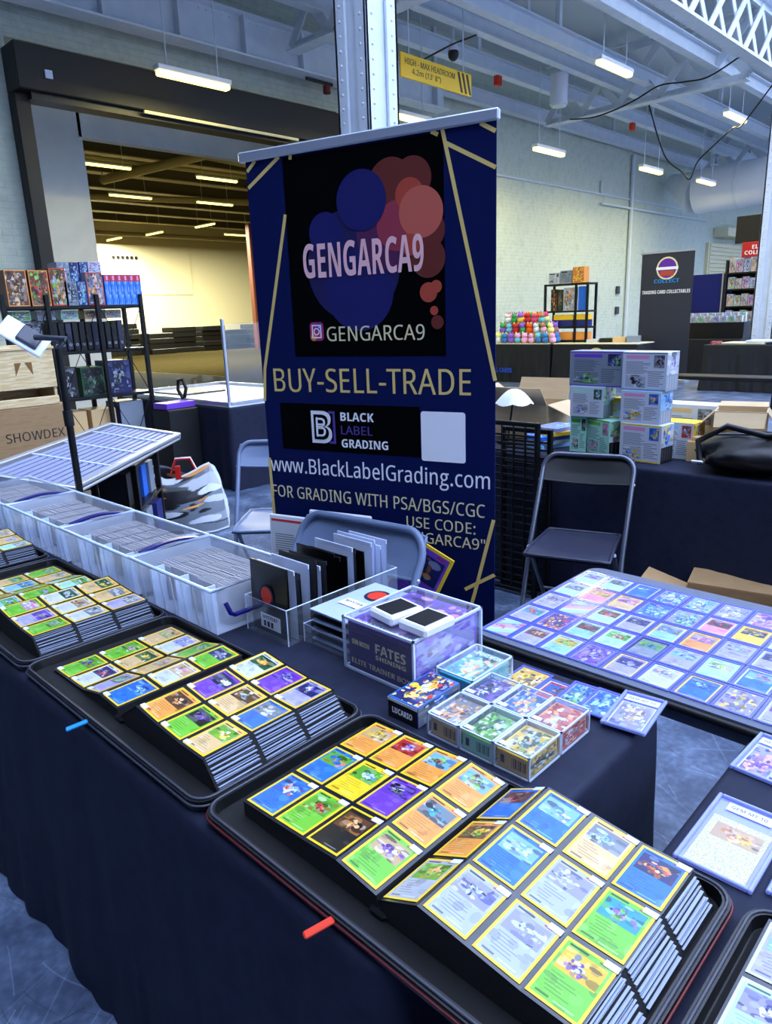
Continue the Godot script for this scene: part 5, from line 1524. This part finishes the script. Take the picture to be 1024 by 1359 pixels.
# ---------------------------------------------------------------- stalls far back
func far_stalls() -> void:
	var tl := [[-8.85, -7.0, -13.1, -12.35, "left"], [-6.93, -5.15, -13.1, -12.35, "middle"], [-3.98, -2.0, -13.1, -12.35, "right"]]
	for k in 3:
		var q: Array = tl[k]
		folding_table(q[0], q[1], q[2], q[3], TT + .036, "folding far stall table at the %s of the far row" % q[4])
		var cl := one("tablecloth", drape(q[0], q[1], q[2], q[3], TT + .04, .03, .02, .004, 20 + k), M.cloth_far, "black printed cloth on the %s table of the far row" % q[4], "tablecloth", "black cloths of the far stalls")
		if k < 2: one("table_runner", bx(Vector3((q[0] + q[1]) / 2, TT + .052, -12.70), Vector3(q[1] - q[0] - .02, .02, .72), .004), M.cream, "cream board lying on the %s far table" % q[4], "board")
		std("sky_ink", Color(.16, .32, .78), .6)
		if k < 2: letters(cl, "cloth_print", "TRADING CARDS", M.sky_ink, Vector3(q[0] + [.2, .75][k], .20, -12.285), Vector3(1, 0, 0), Vector3.UP, .8, .10, true, .01)
	var em := thing("cloth_emblem", "round gold emblem printed on the far tablecloth", "emblem", Vector3(-5.95, .52, -12.295))
	part(em, "ring", MB.new().disc(Vector3.ZERO, .2, 32, .05).mesh(), M.gold)
	part(em, "centre", MB.new().disc(Vector3(0, 0, -.002), .15, 32).mesh(), M.seat_dark)
	# heap of plush toys
	rng.seed = 77
	var tones := ["ff9", "e58", "7cd", "f60", "96d", "4a5", "fd4", "eee", "c33", "48c", "b86", "fbd"]
	var words := ["cream", "rose", "aqua", "orange", "violet", "green", "yellow", "white", "red", "blue", "tan", "pink"]
	var mats := []
	for t in tones: mats.append(std("plush_" + t, Color(t), .95))
	for k in 46:
		var lv := 0 if k < 18 else (1 if k < 34 else 2)
		var i: int = k - [0, 18, 34][lv]
		var per := [9, 8, 6][lv] as int
		var at := Vector3(-8.30 + lv * .09 + (i % per) * .165, TT + .063 + lv * .20, -12.44 - (i / per) * .17 - lv * .04)
		var ia := rng.randi() % mats.size()
		var ib := (ia + 1 + rng.randi() % (mats.size() - 1)) % mats.size()
		var o := thing("plush_toy", "%s plush toy with %s ears, %s layer, %s row, %s from left, far table" % [words[ia], words[ib], ["bottom", "middle", "top"][lv], ["front", "back"][i / per], nth(i % per)], "toy", at, rng.randf_range(-.8, .8), "heap of plush toys on the far table")
		var m: Material = mats[ia]
		var m2: Material = mats[ib]
		var s := rng.randf_range(.85, .95)
		part(o, "body", MB.new().blob(Vector3(0, .07, 0) * s, Vector3(.085, .075, .075) * s, 10, 7).mesh(), m)
		part(o, "head", MB.new().blob(Vector3(0, .165, .02) * s, Vector3(.07, .062, .062) * s, 10, 7).mesh(), m2 if k % 3 == 0 else m)
		for e in [-1, 1]: part(o, "ear", MB.new().blob(Vector3(e * .045, .22, .01) * s, Vector3(.02, .035, .015) * s, 7, 5).mesh(), m2)
	# small rack with comics and boxes
	var R := thing("display_rack", "black display rack with comics and boxes on the far table", "rack", Vector3(-6.87, TT + .0625, -12.88))
	for sx in [-1, 1]:
		for sz in [-1, 1]: part(R, "post", bx(Vector3(sx * .47, .57, sz * .17), Vector3(.045, 1.14, .045), .005), M.black_metal)
	part(R, "post", bx(Vector3(.22, .57, .17), Vector3(.04, 1.14, .04), .005), M.black_metal)
	for yy in [.03, .29, .60, 1.12]: part(R, "shelf_board", bx(Vector3(0, yy, 0), Vector3(.98, .035, .38), .004), M.black_metal)
	var ry := TT + .0625
	carton("comic_book", "brown and black book on the far rack, left", "book", Vector3(-7.18, ry + .619, -12.82), Vector3(.13, .42, .1), {4: print_of("nknok", "f")}, print_of("nnnnn", "p"), 0, "books on the far rack")
	carton("comic_book", "dark green book on the far rack, second", "book", Vector3(-7.03, ry + .619, -12.82), Vector3(.12, .41, .1), {4: print_of("kdnkn", "f")}, print_of("kkkkk", "p"), 0, "books on the far rack")
	carton("comic_book", "yellow, blue and white comic on the far rack", "book", Vector3(-6.80, ry + .619, -12.78), Vector3(.27, .44, .1), {4: print_of("wwoes", "f")}, print_of("wwwww", "p"), 0, "books on the far rack")
	carton("comic_book", "bright blue folder at the right of the far rack", "book", Vector3(-6.52, ry + .619, -12.78), Vector3(.17, .45, .1), {4: print_of("bbsbb", "p")}, print_of("bbbbb", "p"), 0, "books on the far rack")
	var rows := [["orange", "ooooo", .049, .15], ["purple", "pvrpv", .309, .13], ["cream", "tytyy", .44, .1]]
	for q in rows:
		for s in 2: carton("rack_box", "%s box in the lower far rack, %s" % [q[0], ["left part", "right part"][s]], "box", Vector3(-6.92 + s * .4, ry + q[2], -12.82), Vector3(.44 - s * .18, q[3], .2), {}, print_of(q[1], "p"), 0, "boxes in the far rack")
	for k in 3: carton("rack_box", "%s box on top of the far rack" % ["white lettered", "grey patterned", "orange"][k], "box", Vector3(-7.18 + k * .27, ry + 1.139, -12.86), Vector3(.25, [.22, .25, .30][k], .2), {4: print_of(["wwkek", "wekee", "ooyor"][k], "b" if k < 2 else "f")}, print_of(["wwwww", "eeeee", "ooooo"][k], "p"), 0, "boxes on the far rack top")
	for k in 4: carton("flat_box", "%s flat box lying on the middle far table" % ["white", "black", "cream", "grey"][k], "box", Vector3(-6.25 + k * .27, ry, -12.78), Vector3(.24, .06 + .02 * k, .2), {}, print_of(["wwwww", "kkkkk", "wtttt", "eeeee"][k], "p"), .1 * k, "flat boxes on the middle far table")
	# second banner
	var o := thing("rollup_banner", "dark slate roll-up banner with round emblem behind the far tables", "banner", Vector3(-5.15, 0, -13.4))
	std("slate_print", Color(.15, .165, .21), .6)
	part(o, "panel", bx(Vector3(0, 1.22, 0), Vector3(1.0, 2.36, .006)), M.slate_print)
	part(o, "top_rail", bx(Vector3(0, 2.41, 0), Vector3(1.04, .035, .03), .005), M.silver)
	part(o, "base", bx(Vector3(0, .04, 0), Vector3(1.04, .08, .2), .01), M.silver)
	part(o, "emblem_ring", MB.new().disc(Vector3(0, 2.12, .004), .205, 36, .03).mesh(), M.gold_pale)
	part(o, "emblem_field", MB.new().disc(Vector3(0, 2.12, .0045), .176, 36).mesh(), M.badge_violet)
	part(o, "emblem_field", bx(Vector3(0, 2.03, .005), Vector3(.26, .10, .001)), M.coral_round)
	part(o, "emblem_band", bx(Vector3(0, 2.12, .0055), Vector3(.42, .05, .001)), M.ink_white)
	letters(o, "emblem_print", "COLLECT", M.zip_blue, Vector3(-.24, 1.86, .004), Vector3(1, 0, 0), Vector3.UP, .48, .07, true, .002)
	letters(o, "title_print", "TRADING CARD COLLECTABLES", M.ink_white, Vector3(-.46, 1.665, .004), Vector3(1, 0, 0), Vector3.UP, .92, .065, true, .002)
	# low dark table in front of it and a stall behind
	folding_table(-6.9, -4.3, -15.95, -15.2, TT - .004, "folding table of the stall behind the slate banner")
	one("tablecloth", drape(-6.9, -4.3, -15.95, -15.2, TT, .01, .01, .004, 31), M.cloth_far, "black cloth of the stall behind the slate banner", "tablecloth", "black cloths of the far stalls")
	one("riser", bx(Vector3(-5.2, TT + .166, -15.6), Vector3(1.75, .33, .5), .005), M.black, "long black riser carrying rows of card packs behind the slate banner", "riser")
	for k in 22:
		var j := k / 11
		carton("card_pack", "pale card pack on the black riser, %s row, %s from left" % [["front", "back"][j], nth(k % 11)], "pack", Vector3(-6.0 + (k % 11) * .155, TT + .3315, -15.45 - j * .2), Vector3(.12, .13 + j * .06, .08), {4: print_of(["wwlee", "wmgee", "wwtee", "lwpee"][k % 4], "f")}, print_of("wwwww", "p"), .05 * sin(k * 3.0), "card packs on the black riser")
	var bb := thing("blue_partition", "blue felt partition right of the slate banner", "partition", Vector3(-5.5, 0, -16.55))
	part(bb, "felt", bx(Vector3(0, 1.05, 0), Vector3(.95, 2.05, .04), .005), M.blue_board)
	part(bb, "post", bx(Vector3(.27, 1.05, .03), Vector3(.035, 2.1, .02), .004), M.silver)
	# tall black shelves with packs, red sign on top
	var S := thing("tall_shelf", "tall black shelves with pale boxes beside the right column", "shelf", Vector3(-4.82, 0, -16.6))
	for sx in [-1, 1]: part(S, "side", bx(Vector3(sx * .33, 1.17, 0), Vector3(.04, 2.34, .3), .004), M.black)
	for yy in [.4, 1.0, 1.36, 1.72, 2.06]: part(S, "shelf_board", bx(Vector3(0, yy, 0), Vector3(.62, .035, .3), .004), M.black)
	part(S, "back", bx(Vector3(0, 1.17, -.15), Vector3(.66, 2.34, .02)), M.black)
	for j in 4:
		for k in 4: carton("shelf_box", "printed box on the tall black shelves, %s shelf, %s from left" % [["lowest", "second", "third", "top"][j], nth(k)], "box", Vector3(-5.04 + k * .148, [1.0185, 1.3785, 1.7385, 2.0785][j], -16.55), Vector3(.13, [.27, .25, .24, .30][j] - .03 * (k % 2), .12), {4: print_of(["wwlek", "wtwoe", "wmrge", "tweoe", "wwrpe"][(k + j) % 5], "f")}, print_of("wwwww", "p"), 0, "boxes on the tall black shelves")
	var rs := one("red_sign", bx(Vector3(-4.55, 2.52, -16.45), Vector3(.62, .30, .03), .004), M.red, "red sign with white lettering above the tall shelves", "sign")
	letters(rs, "sign_print", "ELITE", M.ink_white, Vector3(-4.66, 2.53, -16.434), Vector3(1, 0, 0), Vector3.UP, .30, .08, true, .003)
	letters(rs, "sign_print", "COLLECT", M.ink_white, Vector3(-4.80, 2.42, -16.434), Vector3(1, 0, 0), Vector3.UP, .50, .08, true, .003)
	one("black_fascia", bx(Vector3(-4.6, 2.95, -16.7), Vector3(1.0, .55, .05), .005), M.black, "black fascia board above the red sign", "board")
	# pale boards lying on the right far table
	for k in 3:
		var pb := one("display_board", bx(Vector3.ZERO, Vector3([.7, .8, .5][k], .03, .4), .005), [M.cream, M.sticker, M.white][k], "%s board lying on the right far table" % ["cream", "pale blue", "white"][k], "board", "boards on the right far table", Vector3(-3.35 + k * .42, TT + .057 + k * .034, -12.62))
		pb.rotation.y = .15 * (k - 1)
	carton("red_pack", "small red and white pack at the left of the right far table", "pack", Vector3(-3.82, TT + .0415, -12.5), Vector3(.16, .05, .12), {}, print_of("rrwrr", "f"), .1)
	# low black bench in front of the far right table
	var bn := thing("black_bench", "low black bench on the floor before the right far table", "bench", Vector3(-3.2, 0, -10.6))
	part(bn, "seat", bx(Vector3(0, .40, 0), Vector3(2.2, .06, .4), .01), M.black)
	for s in [-1, 1]: part(bn, "leg", bx(Vector3(s * .95, .185, 0), Vector3(.06, .37, .36), .005), M.black_metal)

# ---------------------------------------------------------------- small fittings on walls and ceiling
func fittings() -> void:
	var s := thing("headroom_sign", "yellow hanging headroom sign with black stripes behind the column", "sign", Vector3(-6.5, 4.72, -8.36))
	part(s, "board", bx(Vector3.ZERO, Vector3(.03, .30, 1.56), .005), M.yellow)
	letters(s, "sign_print", "HIGH - MAX HEADROOM", M.black, Vector3(.016, .02, .70), Vector3(0, 0, -1), Vector3.UP, 1.08, .075, false, .003)
	letters(s, "sign_print", "4.2m (13' 8\")", M.black, Vector3(.016, -.10, .56), Vector3(0, 0, -1), Vector3.UP, .62, .085, false, .003)
	for k in 3: part(s, "stripe", MB.new().poly([Vector3(.016, .13, -.44 - k * .10), Vector3(.016, .13, -.49 - k * .10), Vector3(.016, -.13, -.57 - k * .10), Vector3(.016, -.13, -.52 - k * .10)], Vector3(1, 0, 0), Vector3(.002, 0, 0)).mesh(), M.black)
	for z in [-.6, .6]: part(s, "hanger", MB.new().tube([Vector3(0, .15, z), Vector3(0, .95, z)], .01, 6).mesh(), M.steel)
	var c := thing("dome_camera", "dark dome camera hanging from a white stem near the column", "camera", Vector3(-7.0, 5.33, -9.36))
	part(c, "stem", MB.new().tube([Vector3(0, .1, 0), Vector3(0, 1.27, 0)], .025, 8).mesh(), M.steel)
	part(c, "housing", MB.new().tube([Vector3(0, .02, 0), Vector3(0, .14, 0)], .09, 16, false, true, .05).mesh(), M.white)
	part(c, "dome", MB.new().blob(Vector3(0, -.02, 0), Vector3(.085, .10, .085), 14, 8).mesh(), M.black)
	var p := thing("ceiling_speaker", "white cylindrical speaker hanging under the aisle purlins", "speaker", Vector3(-7.0, 5.1, -12.47))
	part(p, "drum", MB.new().tube([Vector3(0, 0, 0), Vector3(0, .5, 0)], .16, 20).mesh(), M.white)
	part(p, "grille", MB.new().tube([Vector3(0, -.03, 0), Vector3(0, 0, 0)], .14, 20).mesh(), M.steel)
	part(p, "stem", MB.new().tube([Vector3(0, .5, 0), Vector3(0, 1.5, 0)], .02, 8).mesh(), M.steel)
	for q in [["nearer", Vector3(-7.75, 5.505, -11.6)], ["farther", Vector3(-7.75, 5.505, -17.0)]]:
		one("alarm_box", bx(q[1], Vector3(.10, .16, .14), .01), M.orange_red, "small red alarm box on a purlin, the %s of two" % q[0], "alarm", "red alarm boxes")
	# black cables looping below the steel
	var cab := [["black cable rising from the headroom sign to the ceiling", [Vector3(-6.8, 4.80, -8.0), Vector3(-6.8, 5.31, -9.03), Vector3(-6.8, 5.80, -10.0), Vector3(-6.8, 6.6, -10.2)]], ["long black cable slung along the lattice girder to the gallery", [Vector3(-7.42, 5.10, -13.6), Vector3(-6.93, 5.04, -13.6), Vector3(-6.46, 5.08, -13.6), Vector3(-6.02, 5.18, -13.6), Vector3(-5.6, 5.31, -13.6), Vector3(-5.14, 5.27, -13.6), Vector3(-4.72, 5.26, -13.6), Vector3(-4.2, 5.46, -13.6)]], ["looping black cable at far right below the gallery", [Vector3(-4.2, 5.45, -15.5), Vector3(-4.75, 4.78, -15.5), Vector3(-4.92, 4.75, -15.5), Vector3(-5.29, 4.48, -15.5), Vector3(-5.57, 4.24, -15.5), Vector3(-5.7, 3.94, -15.5), Vector3(-5.87, 4.1, -15.5), Vector3(-6.28, 4.5, -15.5), Vector3(-6.7, 5.6, -15.5)]]]
	for q in cab: one("hanging_cable", MB.new().tube(flow(q[1]), .014, 6).mesh(), M.black, q[0], "cable", "cables under the ceiling")
	# pipes and conduits on the white wall
	for q in [["thin conduit running along the white wall", [Vector3(-8.97, 4.28, -9.5), Vector3(-8.97, 4.28, -24.5)], .025], ["vertical pipe down the white wall near the duct", [Vector3(-8.93, 5.4, -19.6), Vector3(-8.93, .0, -19.6)], .05], ["short vertical conduit on the white wall", [Vector3(-8.96, 4.6, -17.9), Vector3(-8.96, 4.28, -17.9)], .03], ["horizontal pipe along the wall below the duct", [Vector3(-8.93, 4.05, -17.9), Vector3(-8.93, 4.05, -25.0)], .03]]:
		one("wall_pipe", MB.new().tube(q[1], q[2], 10).mesh(), M.steel, q[0], "pipe", "pipes on the white wall")
	for k in 2: one("socket_box", bx(Vector3(-8.96, 1.35 + k * .55, -19.1), Vector3(.06, .2, .16), .008), M.zip_grey, "grey socket box on the white wall, %s" % ["lower", "upper"][k], "socket", "socket boxes on the wall")
	var d := thing("air_duct", "fat white air duct with a cone end under the far ceiling", "duct", Vector3(-7.89, 4.49, -21.5))
	part(d, "drum", MB.new().tube([Vector3(0, 0, 0), Vector3(3.6, .12, 0)], .585, 28).mesh(), M.white)
	part(d, "cone", MB.new().tube([Vector3(-.9, .42, -.2), Vector3(0, 0, 0)], .2, 28, false, true, .585).mesh(), M.steel)
	part(d, "seam", MB.new().tube([Vector3(1.1, .04, 0), Vector3(1.16, .04, 0)], .6, 28).mesh(), M.steel)
	for x in [.3, 2.4]: part(d, "hanger", MB.new().tube([Vector3(x, .55, 0), Vector3(x, 2.11, 0)], .02, 6).mesh(), M.steel)
	one("vent_box", bx(Vector3(-8.75, 3.74, -27.4), Vector3(.5, .30, 3.1), .02), M.cream, "long cream box above the roller shutter", "vent")
	one("wall_plate", bx(Vector3(-8.605, 4.36, -3.70), Vector3(.02, .09, .09), .004), M.sticker, "small grey plate at the left of the black shutter housing", "plate")
	var jb := thing("girder_spotlight", "small dark bracket with brown lamp under the plate beam at upper left", "fitting", Vector3(-8.55, 5.04, -8.1))
	part(jb, "bracket", bx(Vector3(0, -.02, .15), Vector3(.04, .04, .55), .005), M.black)
	part(jb, "lamp_head", MB.new().tube([Vector3(0, -.05, 0), Vector3(0, -.16, 0)], .06, 12).mesh(), M.rust_round)

func flow(p: Array) -> Array:
	# a smooth line through the points
	var o := []
	for k in p.size() - 1:
		var a: Vector3 = p[maxi(k - 1, 0)]
		var d: Vector3 = p[mini(k + 2, p.size() - 1)]
		for s in 6: o.append((p[k] as Vector3).cubic_interpolate(p[k + 1], a, d, s / 6.0))
	o.append(p[-1])
	return o
